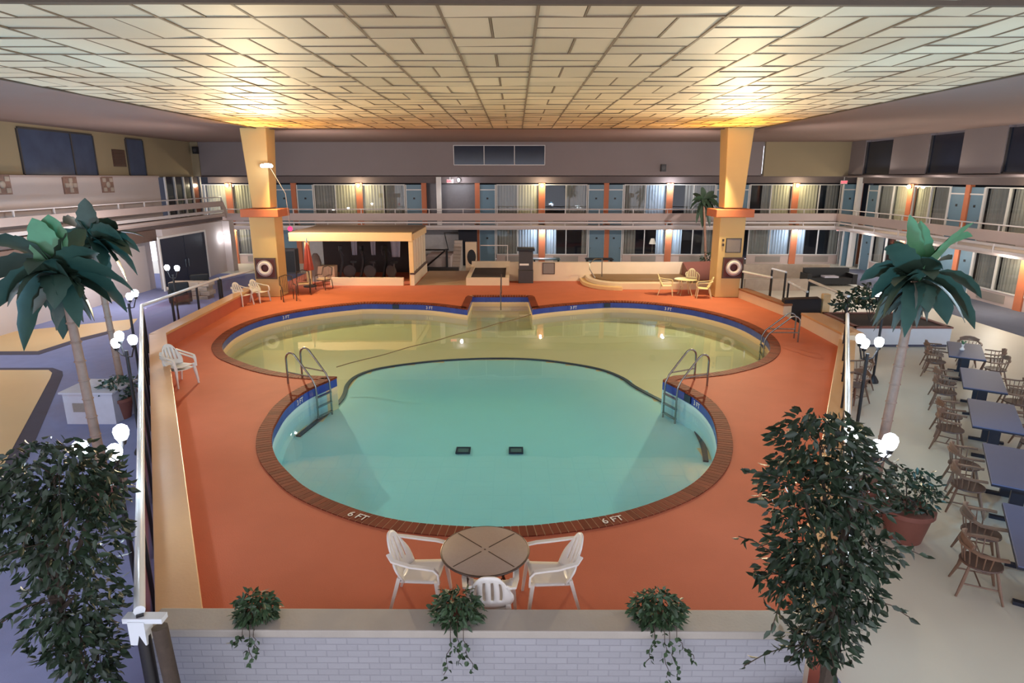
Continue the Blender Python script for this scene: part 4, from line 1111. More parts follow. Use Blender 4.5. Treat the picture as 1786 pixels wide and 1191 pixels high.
# ------------------------------------------------------------------ ladders and rails of the pool
def ladder(name, pl_, inward, label, rungs=True, w=.5, reach=.75, h=.85):
    """pl_ = point on the edge, inward = direction to the water"""
    inward = Vector(inward).normalized(); side = Vector((-inward.y, inward.x))
    e = thing(name, label, 'pool ladder', (pl_[0], pl_[1], 0))
    for s_ in (-1, 1):
        o_ = side * (w / 2 * s_)
        def P(d, z): return Vector((o_.x + inward.x * d, o_.y + inward.y * d, z))
        pts = [P(-reach, 0), P(-reach, h * .72)]
        for i in range(7):
            a_ = PI - PI * .8 * i / 6
            pts.append(P(-reach + .17 + .17 * math.cos(a_), h * .75 + .17 * math.sin(a_)))
        pts += [P(.02, .22), P(.10, .05), P(.12, -.2), P(.12, -1.0)]
        MB().tube(pts, .024, 10, up=Vector((side.x, side.y, 0))).build('handrail', M_steel, e)
        MB().tube([P(-reach + .0, .30), P(-.03, .27)], .018, 8).build('brace', M_steel, e)
    if rungs:
        for z in (-.25, -.5, -.75):
            a_ = side * (w / 2); i_ = inward * .12
            m = MB(); m.sweep([(-a_.x + i_.x, -a_.y + i_.y, z), (a_.x + i_.x, a_.y + i_.y, z)], .08, .025); m.build('rung', M_steel, e, smooth=False)
    return e
p, t, nn = nearest(556, 671); ladder('pool_ladder', (p.x, p.y), -nn, 'steel pool ladder at the left point between the lobes')
p, t, nn = nearest(1180, 675); ladder('pool_ladder', (p.x, p.y), -nn, 'steel pool ladder at the right point between the lobes')
p, t, nn = nearest(1338, 590); ladder('pool_ladder', (p.x, p.y), -nn, 'steel pool ladder at the far right edge of the pool', reach=.85)
p = G(874, 516, 0)
mb = MB(); mb.tube([(p.x, p.y + .55, 0), (p.x, p.y + .55, .8), (p.x, p.y + .42, .88), (p.x, p.y - .3, .55), (p.x, p.y - .55, .3), (p.x, p.y - .6, -.6)], .025, 8)
tag(mb.build('step_handrail', M_steel), 'single steel handrail in the middle of the step alcove', 'handrail')

# ------------------------------------------------------------------ screens: white rail, black posts, smoked panels
def screen(name, pts, label, zt=1.12, gap_posts=1.9, base=ZF, panel=True, r=.05, posts=True):
    e = thing(name, label, 'railing', (0, 0, 0), kind='thing')
    for i in range(len(pts) - 1):
        a_, b_ = Vector(pts[i]), Vector(pts[i + 1])
        MB().tube([(a_.x, a_.y, zt), (b_.x, b_.y, zt)], r, 10).build('top_rail', M_whiterail, e)
        L = (b_ - a_).length; n = max(1, round(L / gap_posts)); t = (b_ - a_).normalized()
        for k in range(n + (1 if i == len(pts) - 2 else 0)):
            q = a_.lerp(b_, k / n); MB().box(-.03, -.03, base, .03, .03, zt - .03).build('post', M_post, e, smooth=False, loc=(q.x, q.y, 0), rotz=math.atan2(t.y, t.x))
        if panel:
            nn_ = Vector((-t.y, t.x)) * .006
            MB().prism([a_ + nn_, b_ + nn_, b_ - nn_, a_ - nn_], base + .15, zt - .12).build('panel', M_smoke, e, smooth=False)
    return e
tl = (B_in - A_in).normalized(); nl = Vector((-tl.y, tl.x))
S0, S1 = A_in + nl * .50 - tl * .25, B_in + nl * .52
S0 = G(243, 1065, 1.12).xy; S1 = G(247, 533, 1.12).xy
screen('screen_railing', [S0, S1], 'white topped railing running away along the left low wall')
S2 = G(272, 527, 1.12).xy; S3 = G(380, 486, 1.12).xy; S4 = G(384, 485, 1.12).xy; S5 = G(449, 469, 1.12).xy
screen('screen_railing', [S1, S3], 'white topped railing from the left corner towards the column')
screen('screen_railing', [S4, S5], 'short white topped railing ending at the left column')
# end bracket and leaning post at the near left end
e = thing('rail_end_post', 'dark post and white bracket at the near end of the left railing', 'post', (S0.x, S0.y, 0))
MB().box(-.14, -.05, 1.02, .22, .05, 1.07).build('bracket', M_whiterail, e, smooth=False)
MB().box(-.09, -.06, .80, .06, .06, 1.04).build('socket', M_whiterail, e, smooth=False)
MB().tube([(0, 0, .9), (.12, -.15, ZF)], .06, 10).build('post', M_post, e)
MB().tube([(.16, 0, .95), (.30, -.1, ZF)], .07, 10).build('bark_post', M_bark, e)
R0 = G(1478, 752, 1.12).xy; R1 = G(1478, 548, 1.12).xy
tdir = (R1 - R0).normalized()
R0 = R0 - tdir * 4.2
screen('screen_railing', [R0, R1], 'white topped railing running away along the right low wall')
screen('screen_railing', [G(1480, 517, 1.12).xy, G(1412, 489, 1.12).xy], 'white topped railing section at the far right of the gate', gap_posts=3, panel=False)
screen('screen_railing', [G(1346, 484, 1.12).xy, G(1296, 474, 1.12).xy], 'white topped railing section beside the right column', gap_posts=3, panel=False)
screen('gate_railing', [G(1371, 475, 1.12).xy, G(1347, 469, 1.12).xy], 'short white topped gate section behind the gap', gap_posts=3, panel=False)
screen('gate_railing', [G(1408, 509, .75).xy, G(1376, 492, .75).xy], 'sloping white topped ramp rail behind the dark planter', zt=.75, gap_posts=3, panel=False)
e = thing('trough_planter', 'black trough planter standing in the gate gap at right', 'planter', (0, 0, 0))
a_, b_ = G(1366, 549, 0), G(1430, 547, 0)
MB().prism([(a_.x, a_.y), (b_.x, b_.y), (b_.x + .1, b_.y + .5), (a_.x + .1, a_.y + .5)], ZF, .55).build('trough', M_blackbox, e, smooth=False)
MB().prism([(a_.x + .05, a_.y + .05), (b_.x - .05, b_.y + .05), (b_.x + .05, b_.y + .45), (a_.x + .15, a_.y + .45)], .52, .57).build('soil', M_soil, e, smooth=False)
p = G(1437, 546, 0)
tag(bevel(MB().box(-.14, -.12, ZF, .14, .12, .72).build('bollard', M_yellowpost, smooth=False, loc=(p.x + .05, p.y + .1, 0)), .03), 'short cream post beside the black trough planter', 'post')
e = thing('lounge_sofa', 'black lounge sofa on the walkway in the far right corner', 'sofa', (G(1443, 497, ZF).x, G(1443, 497, ZF).y, ZF))
MB().box(-1.15, -.4, .1, 1.15, .4, .42).build('seat', M_black, e, smooth=False); MB().box(-1.15, .25, .42, 1.15, .45, .85).build('backrest', M_black, e, smooth=False)
for s_ in (-1, 1): MB().box(s_ * 1.15 - .12, -.42, .1, s_ * 1.15 + .12, .42, .62).build('armrest', M_black, e, smooth=False)
MB().box(-.35, -.36, .42, .35, .1, .5).build('cushion', M_towel, e, smooth=False)
wall('wall_ramp', [(V(1262, 455, 34.5).x, 34.5, ZF, 17.2, 34.7, .35)], M_stone, 'buff low ramp wall behind the right railings')
wall('wall_ramp_low', [(V(1300, 490, 30.5).x, 30.5, ZF, V(1410, 490, 30.5).x, 30.7, .15)], M_stone, 'second lower buff ramp wall behind the gate')

# ------------------------------------------------------------------ left lower door, lamp
a_, b_ = W(280, 450, -17.0), W(360, 450, -17.0)
DN[0] += 1
e = thing('door_%d' % DN[0], 'tall navy double door in the left ground floor wall', 'door', (-17.0, 0, 0), kind='structure')
for k in range(2):
    ya_, yb_ = a_.y + (b_.y - a_.y) * k / 2, a_.y + (b_.y - a_.y) * (k + 1) / 2
    lf = MB().box(.0, ya_ + .02, ZF, .05, yb_ - .02, 2.1).build('door_leaf', M_darkdoor, e, smooth=False)
    yk = yb_ - .15 if k == 0 else ya_ + .15
    MB().tube([(.09, yk, .5), (.09, yk, .9)], .02, 6).build('pull_handle', M_steel, lf)
f = MB(); f.box(0, a_.y - .1, ZF, .08, a_.y, 2.2); f.box(0, b_.y, ZF, .08, b_.y + .1, 2.2); f.box(0, a_.y, 2.1, .08, b_.y, 2.2); f.build('door_frame', M_white, e, smooth=False)
wall('wall_left_pillar', [(-17.2, 37.0, ZF, -16.6, 37.6, zl - .28)], M_wallpink, 'pale pillar at the end of the left ground floor wall')
sconce((-16.9, 36.9, 1.62), R(20), 'bright white lamp on the pale pillar beside the navy double door', False, 7)
p = W(140, 440, -17.85)
e = thing('wall_lamp', 'bright white lamp on the left pink wall behind the second palm', 'wall lamp', p, R(90), 'wall lamps on the room piers')
MB().box(-.1, -.03, -.1, .1, 0, .1).build('back_plate', M_frame, e, smooth=False); MB().sphere((0, -.1, 0), (.2, .09, .16)).build('lamp_glass', M_globe, e)
area_light('wall_lamp_light', 'POINT', p + Vector((.9, 0, 0)), 90, (.92, .95, 1), .12)
a_, b_ = W(280, 340, XL), W(362, 330, XL)
e = thing('window_90', 'dark glazed lobby front at the far end of the left gallery', 'window', (XL + .25, 0, 0), kind='structure')
MB().box(0, a_.y, zl - .1, .04, YB, 4.98).build('pane', M_darkglass, e, smooth=False)
f = MB()
for k in range(5): y_ = a_.y + (YB - a_.y) * k / 4; f.box(.04, y_ - .05, zl - .1, .12, y_ + .05, 4.98)
f.build('frame', M_frame, e, smooth=False)

# ------------------------------------------------------------------ lamp posts with globe clusters
def lamp_post(x, y, z, heads, label, power):
    e = thing('globe_lamp_post', label, 'lamp post', (x, y, 0), 0, 'globe lamp posts along the railings')
    zt = z - .22
    MB().tube([(0, 0, ZF), (0, 0, zt)], .032, 10).build('pole', M_post, e)
    MB().lathe([(.14, ZF), (.14, ZF + .05), (.05, ZF + .2)], n=14).build('base', M_post, e)
    for k, (dx, dy, dz) in enumerate(heads):
        ar = MB().tube([(0, 0, zt - .12), (dx * .6, dy * .6, zt - .10), (dx, dy, z + dz - .14)], .014, 6).build('arm', M_post, e)
        MB().lathe([(.035, -.15), (.05, -.09)], (dx, dy, z + dz), 10).build('cup', M_post, ar)
        g = MB(); g.lathe([(.05, -.09), (.072, -.05), (.085, .01), (.072, .06), (.035, .09)], (dx, dy, z + dz), 14); g.build('globe', M_globe, ar)
    out = Vector((-.80, .15, .55)) if x < 0 else Vector((.80, .15, .55))
    area_light('globe_light_up', 'SPOT', (x, y, z + .16), power * 2.8, (.13, .58, 1.0), .08, 168, .5, Vector((x, y, z + .16)) + out)
    area_light('globe_light', 'POINT', (x, y, z + .02), power * .34, (.66, .86, 1.0), .08)
    return e
def post_at(px, py, Y, heads_px, label, power):
    c = V(px, py, Y); hd = []
    for hx, hy in heads_px:
        q = V(hx, hy, Y); dd = rnd.uniform(-.12, .12); hd.append((q.x - c.x, dd, q.z - c.z))
    return lamp_post(c.x, Y, c.z, hd, label, power)
post_at(196, 772, 6.75, [(145, 778), (206, 757), (207, 783)], 'globe lamp post in front of the left ficus, nearest on the left side', 120)
post_at(217, 592, 11.6, [(197, 600), (208, 586), (237, 590)], 'globe lamp post beside the second palm at the left railing', 120)
post_at(222, 515, 16.2, [(204, 514), (225, 517), (236, 511)], 'globe lamp post behind the left railing, third from the camera', 100)
post_at(300, 468, 21.2, [(290, 467), (311, 467)], 'twin globe lamp post in front of the navy double door', 70)
post_at(1519, 766, 6.75, [(1489, 762), (1550, 768), (1532, 783), (1547, 784)], 'globe lamp post above the clay pot, nearest on the right side', 120)
post_at(1516, 597, 11.6, [(1500, 590), (1507, 598), (1537, 598)], 'globe lamp post left of the right palm trunk', 120)
c_ = V(1540, 515, 16.2)
post_at(1545, 512, 16.2, [(1535, 512), (1557, 513)], 'unseen globe lamp post added in the right palm leaves for light', 90)  # post is not visible, added for cool light on the right floor

# ------------------------------------------------------------------ white resin chairs and tables
def resin_chair(label, loc, rotz, m, group, tilt=0):
    """faces local +x"""
    e = thing('resin_chair', label, 'chair', loc, rotz, group)
    st = MB(); n = 8; vs = []
    for j in range(n + 1):
        for i in range(n + 1):
            x = -.22 + .46 * i / n; w = .235 - .02 * (1 - i / n); y_ = -w + 2 * w * j / n
            z = .43 - .025 * math.sin(PI * j / n) - .03 * (1 - i / n) + (.012 if i == n else 0)
            vs.append((x, y_, z))
    st.add(vs, [(j * (n + 1) + i, j * (n + 1) + i + 1, (j + 1) * (n + 1) + i + 1, (j + 1) * (n + 1) + i) for j in range(n) for i in range(n)])
    o = st.build('seat', m, e, angle=80); s_ = o.modifiers.new('s', 'SOLIDIFY'); s_.thickness = .02
    bk = MB(); nu, nv = 17, 12; vs = []
    for j in range(nv + 1):
        t = j / nv
        for i in range(nu + 1):
            u = i / nu * 2 - 1
            top = .50 * (1 - .42 * abs(u) ** 2.6)
            hw = .215 + .055 * math.sin(PI * min(1, t * .95)) - .02 * t
            z = .40 + top * t
            vs.append((-.21 - .16 * t + .075 * u * u, u * hw, z))
    fs = []
    for j in range(nv):
        for i in range(nu):
            if i % 3 == 1 and 2 <= i <= nu - 2 and 3 <= j <= 9: continue
            fs.append((j * (nu + 1) + i, j * (nu + 1) + i + 1, (j + 1) * (nu + 1) + i + 1, (j + 1) * (nu + 1) + i))
    bk.add(vs, fs); o = bk.build('backrest', m, e, angle=80); s_ = o.modifiers.new('s', 'SOLIDIFY'); s_.thickness = .018
    for s2 in (-1, 1):
        MB().sweep([(-.325, .20 * s2, .735), (-.265, .262 * s2, .69), (-.05, .29 * s2, .655), (.12, .29 * s2, .645), (.22, .285 * s2, .63), (.265, .275 * s2, .57), (.275, .27 * s2, .44)], .055, .022, w1=.05).build('armrest', m, e)
        MB().sweep([(.235, .235 * s2, .44), (.265, .26 * s2, .22), (.29, .275 * s2, 0)], .055, .045, w1=.035, h1=.03, up=Vector((1, 0, 0))).build('leg', m, e, smooth=False)
        MB().sweep([(-.21, .20 * s2, .44), (-.27, .225 * s2, .22), (-.33, .245 * s2, 0)], .055, .045, w1=.035, h1=.03, up=Vector((1, 0, 0))).build('leg', m, e, smooth=False)
    return e
CH = 'white resin chairs on the deck'
tc_ = G(846, 958, .71)
rc0 = resin_chair('white slatted resin chair left of the round brown table', (tc_.x - .76, tc_.y + .02, 0), R(-6), M_plastic, CH)
def put(src, label, loc, rotz, group=None):
    c = copy_tree(src); c.location = loc; c.rotation_euler.z = rotz; c['label'] = label
    if group: c['group'] = group
    return c
put(rc0, 'white slatted resin chair right of the round brown table', (tc_.x + .76, tc_.y - .02, 0), R(186))
put(rc0, 'white resin chair with its back to the grey ledge, half hidden', (tc_.x + .08, 6.12, 0), R(90))
put(rc0, 'white resin chair by the left column, nearer the left picture side', (G(420, 532, 0).x + .1, G(420, 532, 0).y, 0), R(-25))
put(rc0, 'white resin chair by the left column, closer to the column', (G(452, 526, 0).x + .05, G(452, 526, 0).y, 0), R(-25))
q = G(316, 672, 0)
put(rc0, 'white resin chair standing alone at the left deck edge, lower of the stack', (q.x - .05, q.y + .1, 0), R(-28))
put(rc0, 'white resin chair nested on top of the lone left chair', (q.x - .05, q.y + .1, .075), R(-28))
cc0 = resin_chair('cream resin chair left of the small cream table', (G(1161, 514, 0).x, G(1161, 514, 0).y, 0), R(-15), M_creamplastic, 'cream resin chairs by the right column')
put(cc0, 'cream resin chair right of the small cream table', (G(1226, 519, 0).x, G(1226, 519, 0).y, 0), R(170))
put(cc0, 'cream resin chair behind the small cream table', (G(1208, 505, 0).x, G(1208, 505, 0).y + .2, 0), R(-100))
def round_table(label, loc, r, h, mt, ml, group=None, glass=True):
    e = thing('round_table', label, 'table', loc)
    MB().lathe([(r - .02, h - .03), (r, h - .022), (r, h - .006), (r - .012, h)], n=48).build('table_top', mt, e)
    if ml is not mt:
        MB().torus((0, 0, h - .012), r - .004, .013, 'z', 48, 8).build('rim', ml, e)
        sp_ = MB()
        for k in range(4):
            a_ = PI / 4 + k * PI / 2 + .1; sp_.box(-.01, -.01, h, .01, .01, h)
        for k in range(4):
            a_ = PI / 4 + k * PI / 2; c_, s_ = math.cos(a_), math.sin(a_)
            sp_.sweep([(c_ * .06, s_ * .06, h + .0012), (c_ * (r - .03), s_ * (r - .03), h + .0012)], .012, .002)
        sp_.build('seam_lines', ml, e, smooth=False)
    for k in range(4):
        a_ = PI / 4 + k * PI / 2; c_, s_ = math.cos(a_), math.sin(a_)
        MB().tube([(c_ * r * .75, s_ * r * .75, h - .03), (c_ * r * .7, s_ * r * .7, h - .10), (c_ * r * .45, s_ * r * .45, h * .5), (c_ * r * .72, s_ * r * .72, 0)], .018, 8).build('leg', ml, e)
    return e
round_table('round brown patio table with dark metal rim near the ledge', (tc_.x, tc_.y, 0), .515, .71, M_tabletop, M_bronze)
p = G(1194, 514, 0); round_table('small round cream resin table near the right column', (p.x, p.y, 0), .48, .70, M_creamplastic, M_creamplastic)

# ------------------------------------------------------------------ dining tables and spindle chairs
u_ = Vector((.53, .848)); n_ = Vector((.848, -.53)); ang_u = math.atan2(u_.y, u_.x)
TC = [(12.35, 16.75), (10.95, 14.15), (9.55, 11.85), (8.2, 9.5), (6.95, 7.35)]
TN_ = ['farthest', 'second farthest', 'middle', 'second nearest', 'nearest']
tb0 = None
for k, (x, y_) in enumerate(TC):
    lab = 'blue grey topped dining table, %s in the row right of the pool' % TN_[k]
    if tb0 is None:
        tb0 = thing('dining_table', lab, 'table', (x, y_, ZF), ang_u, 'blue grey dining tables')
        bevel(MB().box(-.92, -.40, .72, .92, .40, .755).build('table_top', M_tabblue, tb0, smooth=False), .008)
        MB().box(-.925, -.405, .705, .925, .405, .735).build('edge_band', M_ped, tb0, smooth=False)
        for s_ in (-1, 1):
            MB().box(s_ * .5 - .05, -.09, .04, s_ * .5 + .05, .09, .71).build('pedestal', M_ped, tb0, smooth=False)
            MB().box(s_ * .5 - .04, -.30, 0, s_ * .5 + .04, .30, .05).build('foot', M_ped, tb0, smooth=False)
    else:
        c = copy_tree(tb0); c.location = (x, y_, ZF); c['label'] = lab
def spindle_chair(label, loc, rotz):
    """captain's chair facing local +x"""
    e = thing('captains_chair', label, 'chair', loc, rotz, 'wooden captains chairs at the dining tables')
    MB().lathe([(.10, .41), (.22, .415), (.245, .43), (.24, .45), (.15, .443)], n=20).build('seat', M_wooddark, e)
    for sx in (-1, 1):
        for sy in (-1, 1):
            MB().tube([(.15 * sx, .14 * sy, .42), (.20 * sx, .19 * sy, .2), (.255 * sx, .235 * sy, 0)], [.018, .022, .014], 8).build('leg', M_wood, e)
    st = MB()
    for sy in (-1, 1): st.tube([(.205, .19 * sy, .18), (-.205, .19 * sy, .18)], .011, 6)
    st.tube([(0, -.19, .18), (0, .19, .18)], .011, 6); st.build('stretcher', M_wood, e)
    arc = [(.21, -.27), (.08, -.285), (-.08, -.27), (-.20, -.19), (-.255, -.07), (-.255, .07), (-.20, .19), (-.08, .27), (.08, .285), (.21, .27)]
    MB().sweep([(x, y_, .665 + (.035 if x < -.1 else 0)) for x, y_ in arc], .05, .03).build('arm_rail', M_wood, e)
    MB().sweep([(-.17, -.23, .72), (-.235, -.1, .765), (-.25, 0, .775), (-.235, .1, .765), (-.17, .23, .72)], .03, .09).build('crest_rail', M_wood, e)
    sd = MB()
    for i in range(11):
        a_ = PI * .42 + i * (2 * PI - 2 * PI * .42) / 10
        sd.tube([(.205 * math.cos(a_), .215 * math.sin(a_), .445), (.25 * math.cos(a_), .272 * math.sin(a_), .67)], .009, 5)
    sd.build('spindles', M_wood, e)
    return e
sc0 = None
for k, (x, y_) in enumerate(TC):
    c0 = Vector((x, y_))
    for sd in (-1, 1):
        for e_ in (-1, 1):
            q = c0 + u_ * (.43 * e_ + rnd.uniform(-.06, .06)) + n_ * sd * (.66 + rnd.uniform(-.03, .05))
            side = 'pool side' if sd < 0 else 'wall side'
            lab = 'wooden captains chair at the %s dining table, %s, %s end' % (TN_[k], side, 'near' if e_ < 0 else 'far')
            rz = math.atan2(-n_.y * sd, -n_.x * sd) + rnd.uniform(-.22, .22)
            if sc0 is None: sc0 = spindle_chair(lab, (q.x, q.y, ZF), rz)
            else: put(sc0, lab, (q.x, q.y, ZF), rz)
q = c0 = Vector(TC[0]) + u_ * 1.35; put(sc0, 'wooden captains chair standing beyond the end of the farthest table', (q.x + .2, q.y, ZF), ang_u + PI)
q = G(1500, 708, ZF); put(sc0, 'wooden captains chair left of the right palm trunk, the nearer of two', (q.x, q.y + .3, ZF), R(200))
q = G(1512, 690, ZF); put(sc0, 'wooden captains chair left of the right palm trunk, the farther of two', (q.x + .1, q.y + .6, ZF), R(185))
q = Vector(TC[0])
e = thing('bud_vase', 'small pale vase on the farthest dining table', 'vase', (q.x - .1, q.y, ZF + .755))
MB().lathe([(.05, 0), (.06, .03), (.02, .09), (.035, .16), (.03, .16)], n=12).build('body', M_ring, e)
fl_ = MB(); 
for k in range(5): fl_.leaf((0, 0, .15), (.09 * math.cos(k * 1.26), .09 * math.sin(k * 1.26), .26), .03, .02, 4)
fl_.build('sprig', M_banana2, e)

# buffet planter behind the right palm
e = thing('buffet_counter', 'white counter box with dark red brown top behind the right palm', 'counter', (0, 0, 0))
a_ = G(1490, 605, ZF); b_ = G(1654, 605, ZF)
MB().box(a_.x, a_.y, ZF + .08, b_.x, a_.y + 2.3, .22).build('body', M_buffet, e, smooth=False)
MB().box(a_.x + .05, a_.y + .03, ZF, b_.x - .05, a_.y + 2.25, ZF + .09).build('base', M_carpetdark, e, smooth=False)
m = MB(); m.box(a_.x - .03, a_.y - .03, .22, b_.x + .03, a_.y + .14, .27); m.box(a_.x - .03, a_.y + 2.2, .22, b_.x + .03, a_.y + 2.33, .27); m.box(a_.x - .03, a_.y, .22, a_.x + .12, a_.y + 2.3, .27); m.box(b_.x - .12, a_.y, .22, b_.x + .03, a_.y + 2.3, .27)
m.build('rim', M_pot, e, smooth=False)
MB().box(a_.x + .12, a_.y + .14, .15, b_.x - .12, a_.y + 2.2, .236).build('bed', M_soil, e, smooth=False)
BUF = (a_, b_)

# grey boxes on the left carpet
e = thing('media_table', 'grey cloth covered table beside the second palm on the left carpet', 'table', (0, 0, 0))
q0 = G(158, 633, ZF); q1 = G(205, 633, ZF)
c_ = G(178, 730, ZF)
MB().box(c_.x - .55, c_.y - .35, ZF, c_.x + .55, c_.y + .55, ZF + .72).build('cloth_drape', M_towel, e, smooth=False)
MB().box(c_.x - .6, c_.y - .4, ZF + .72, c_.x + .6, c_.y + .6, ZF + .76).build('table_top', M_towel, e, smooth=False)
MB().box(c_.x - .35, c_.y - .37, ZF + .3, c_.x - .05, c_.y - .352, ZF + .5).build('dark_panel', M_sign, e, smooth=False)
# furniture behind the left railing
for k, (px, py, w_) in enumerate([(316, 530, .6), (352, 512, .5)]):
    q = G(px, py, ZF)
    e = thing('lobby_chair', 'dark lobby armchair behind the far left railing, %s' % ('nearer' if k == 0 else 'farther'), 'armchair', (q.x, q.y, ZF), R(30), 'dark armchairs behind the left railing')
    bevel(MB().box(-.35, -.35, .12, .35, .35, .45).build('seat', M_black, e, smooth=False), .04); bevel(MB().box(-.4, .25, .12, .4, .42, .9).build('backrest', M_black, e, smooth=False), .04)
    for s_ in (-1, 1):
        bevel(MB().box(s_ * .38 - .07, -.35, .12, s_ * .38 + .07, .35, .62).build('armrest', M_black, e, smooth=False), .03)
        MB().box(s_ * .3 - .03, -.3, 0, s_ * .3 + .03, -.24, .13).build('leg', M_wooddark, e, smooth=False); MB().box(s_ * .3 - .03, .24, 0, s_ * .3 + .03, .3, .13).build('leg', M_wooddark, e, smooth=False)
q = G(332, 535, ZF)
e = thing('firewood_shelf', 'low stone hearth block behind the far left railing', 'stone block', (q.x - .9, q.y + 1.9, ZF))
mb = MB()
for j in range(4):
    for i in range(4): mb.box(-.9 + i * .46 + (j % 2) * .1, -.3, j * .2, -.48 + i * .46 + (j % 2) * .1, .3, j * .2 + .18)
mb.build('stones', M_stone, e, smooth=False)

# ------------------------------------------------------------------ plants
def pot(parent, r, h, m=M_pot):
    pp = MB().lathe([(r * .68, 0), (r * .95, h * .85), (r * 1.05, h * .86), (r * 1.05, h), (r * .9, h), (r * .88, h * .92)], n=24).build('pot', m, parent)
    MB().lathe([(r * .88, h * .86), (r * .5, h * .9)], n=20).build('soil', M_soil, pp)
def banana(name, label, Y, base_px, crown_px, tips, wleaf, rt=.075, potr=.3, poth=.5, group=None, bright=(), extra=10, mats=None, dead=0):
    c = V(crown_px[0], crown_px[1], Y); b = V(base_px[0], base_px[1], Y)
    e = thing(name, label, 'palm plant', (b.x, Y, ZF), 0, group)
    c = Vector((c.x - b.x, 0, c.z - ZF))
    pot(e, potr, poth)
    pts = [Vector((0, 0, poth * .8)), Vector((c.x * .25, 0, c.z * .35)), Vector((c.x * .6, 0, c.z * .65)), c]
    tr = MB(); tr.tube(pts, [rt * 1.2, rt, rt * .95, rt * .8], 10)
    for k in range(9):
        t = .15 + k * .09; z = poth + (c.z - poth) * t; x = c.x * t
        tr.lathe([(rt * 1.03, 0), (rt * 1.12, .012), (rt * 1.0, .03)], (x, 0, z), 10)
    tr.build('trunk', M_trunk, e)
    fo = MB()
    for i, (tx, ty, dy, arch) in enumerate(tips):
        q = V(tx, ty, Y + dy); T = Vector((q.x - b.x, dy, q.z - ZF))
        fo.cur = 1 if i in bright else 0
        d = (T - c); B = c + Vector((d.x * .04, d.y * .04, rnd.uniform(-.06, .06)))
        sd = Vector((1, 0, 0)) if abs(T.x - c.x) < .35 * d.length else None
        fo.leaf(B, T, arch, wleaf * rnd.uniform(.85, 1.15), 12, .22, sd, .14, 0 if sd else math.copysign(rnd.uniform(.5, 1.0), T.x - c.x))
    fo.cur = 0
    for k in range(dead):
        a_ = k * 1.9; q = rnd.uniform(.25, .6) * wleaf * 4; fo.cur = 2
        T = c + Vector((q * math.cos(a_) - dead * .008, q * math.sin(a_), rnd.uniform(-.75, -.3)))
        fo.leaf(c + Vector((0, 0, -.12)), T, rnd.uniform(.1, .35), wleaf * .45, 8, .4, None, .35, rnd.uniform(-1, 1))
    fo.cur = 0
    for k in range(extra):
        a_ = k * 2.4 + rnd.uniform(-.4, .4); q = rnd.uniform(.55, 1.0) * wleaf * 4.2
        T = c + Vector((q * math.cos(a_), q * math.sin(a_) * .9, rnd.uniform(-.75, .15)))
        fo.leaf(c + Vector((0, 0, rnd.uniform(-.12, .1))), T, rnd.uniform(.2, .5), wleaf * rnd.uniform(.7, 1.0), 10, .2, None, .16)
    fo.build('foliage', (mats or [M_banana, M_banana2]) + [M_dead], e, angle=60)
    return e
banana('banana_palm', 'large leaved banana palm in front of the left pink wall', 9.4, (182, 830), (108, 480),
       [(84, 374, .05, .1), (56, 380, -.1, .12), (22, 418, .1, .22), (-25, 425, -.2, .35), (-20, 490, .1, .45), (-15, 545, -.3, .42), (42, 612, -.2, .75), (110, 592, .25, .5), (165, 560, -.3, .32), (237, 512, -.1, .35), (222, 545, .3, .45), (150, 400, .3, .1), (170, 440, -.3, .2), (60, 540, .4, .5), (140, 520, -.5, .3), (95, 540, -.5, .4), (175, 500, .5, .2)], .25, bright=(0, 1, 2), dead=8)
banana('banana_palm', 'large leaved banana palm right of the pool above the dining chairs', 9.4, (1522, 860), (1598, 490),
       [(1586, 374, .05, .06), (1606, 385, .15, .03), (1698, 388, -.1, .12), (1696, 412, .2, .32), (1712, 520, -.1, .40), (1700, 574, -.2, .40), (1652, 566, .1, .42), (1660, 452, .3, .2), (1645, 470, -.3, .25), (1560, 420, .2, .12), (1545, 430, -.3, .25), (1520, 520, .2, .35), (1540, 555, -.2, .4), (1500, 490, .4, .3), (1575, 560, .3, .3), (1620, 545, -.4, .3), (1560, 500, -.4, .2)], .20, bright=(0, 1, 2, 3), dead=26)
banana('banana_palm', 'tall slim banana palm behind the left globe lamps', 14.0, (216, 690), (162, 425),
       [(148, 345, .0, .05), (240, 480, .0, .55), (222, 492, -.3, .45), (244, 440, .2, .45), (206, 400, .3, .35), (110, 388, .2, .28), (92, 440, -.3, .4), (190, 505, .3, .4), (130, 490, -.3, .35), (215, 420, -.3, .4), (120, 470, .4, .4), (182, 470, -.5, .3)], .26, rt=.07)
banana('fan_palm', 'dark spiky palm standing left of the right column', 33.0, (1232, 470), (1228, 352),
       [(1224, 326, .0, .1), (1208, 338, .2, .15), (1246, 334, -.2, .15), (1203, 366, .1, .4), (1254, 362, .1, .4), (1214, 390, -.3, .5), (1238, 396, -.2, .5), (1225, 398, .3, .4), (1248, 383, .3, .4), (1206, 352, -.3, .3), (1252, 345, .3, .3), (1218, 372, -.5, .3), (1240, 372, -.5, .3)], .17, rt=.06, poth=.4, mats=[M_leaf, M_leaf])

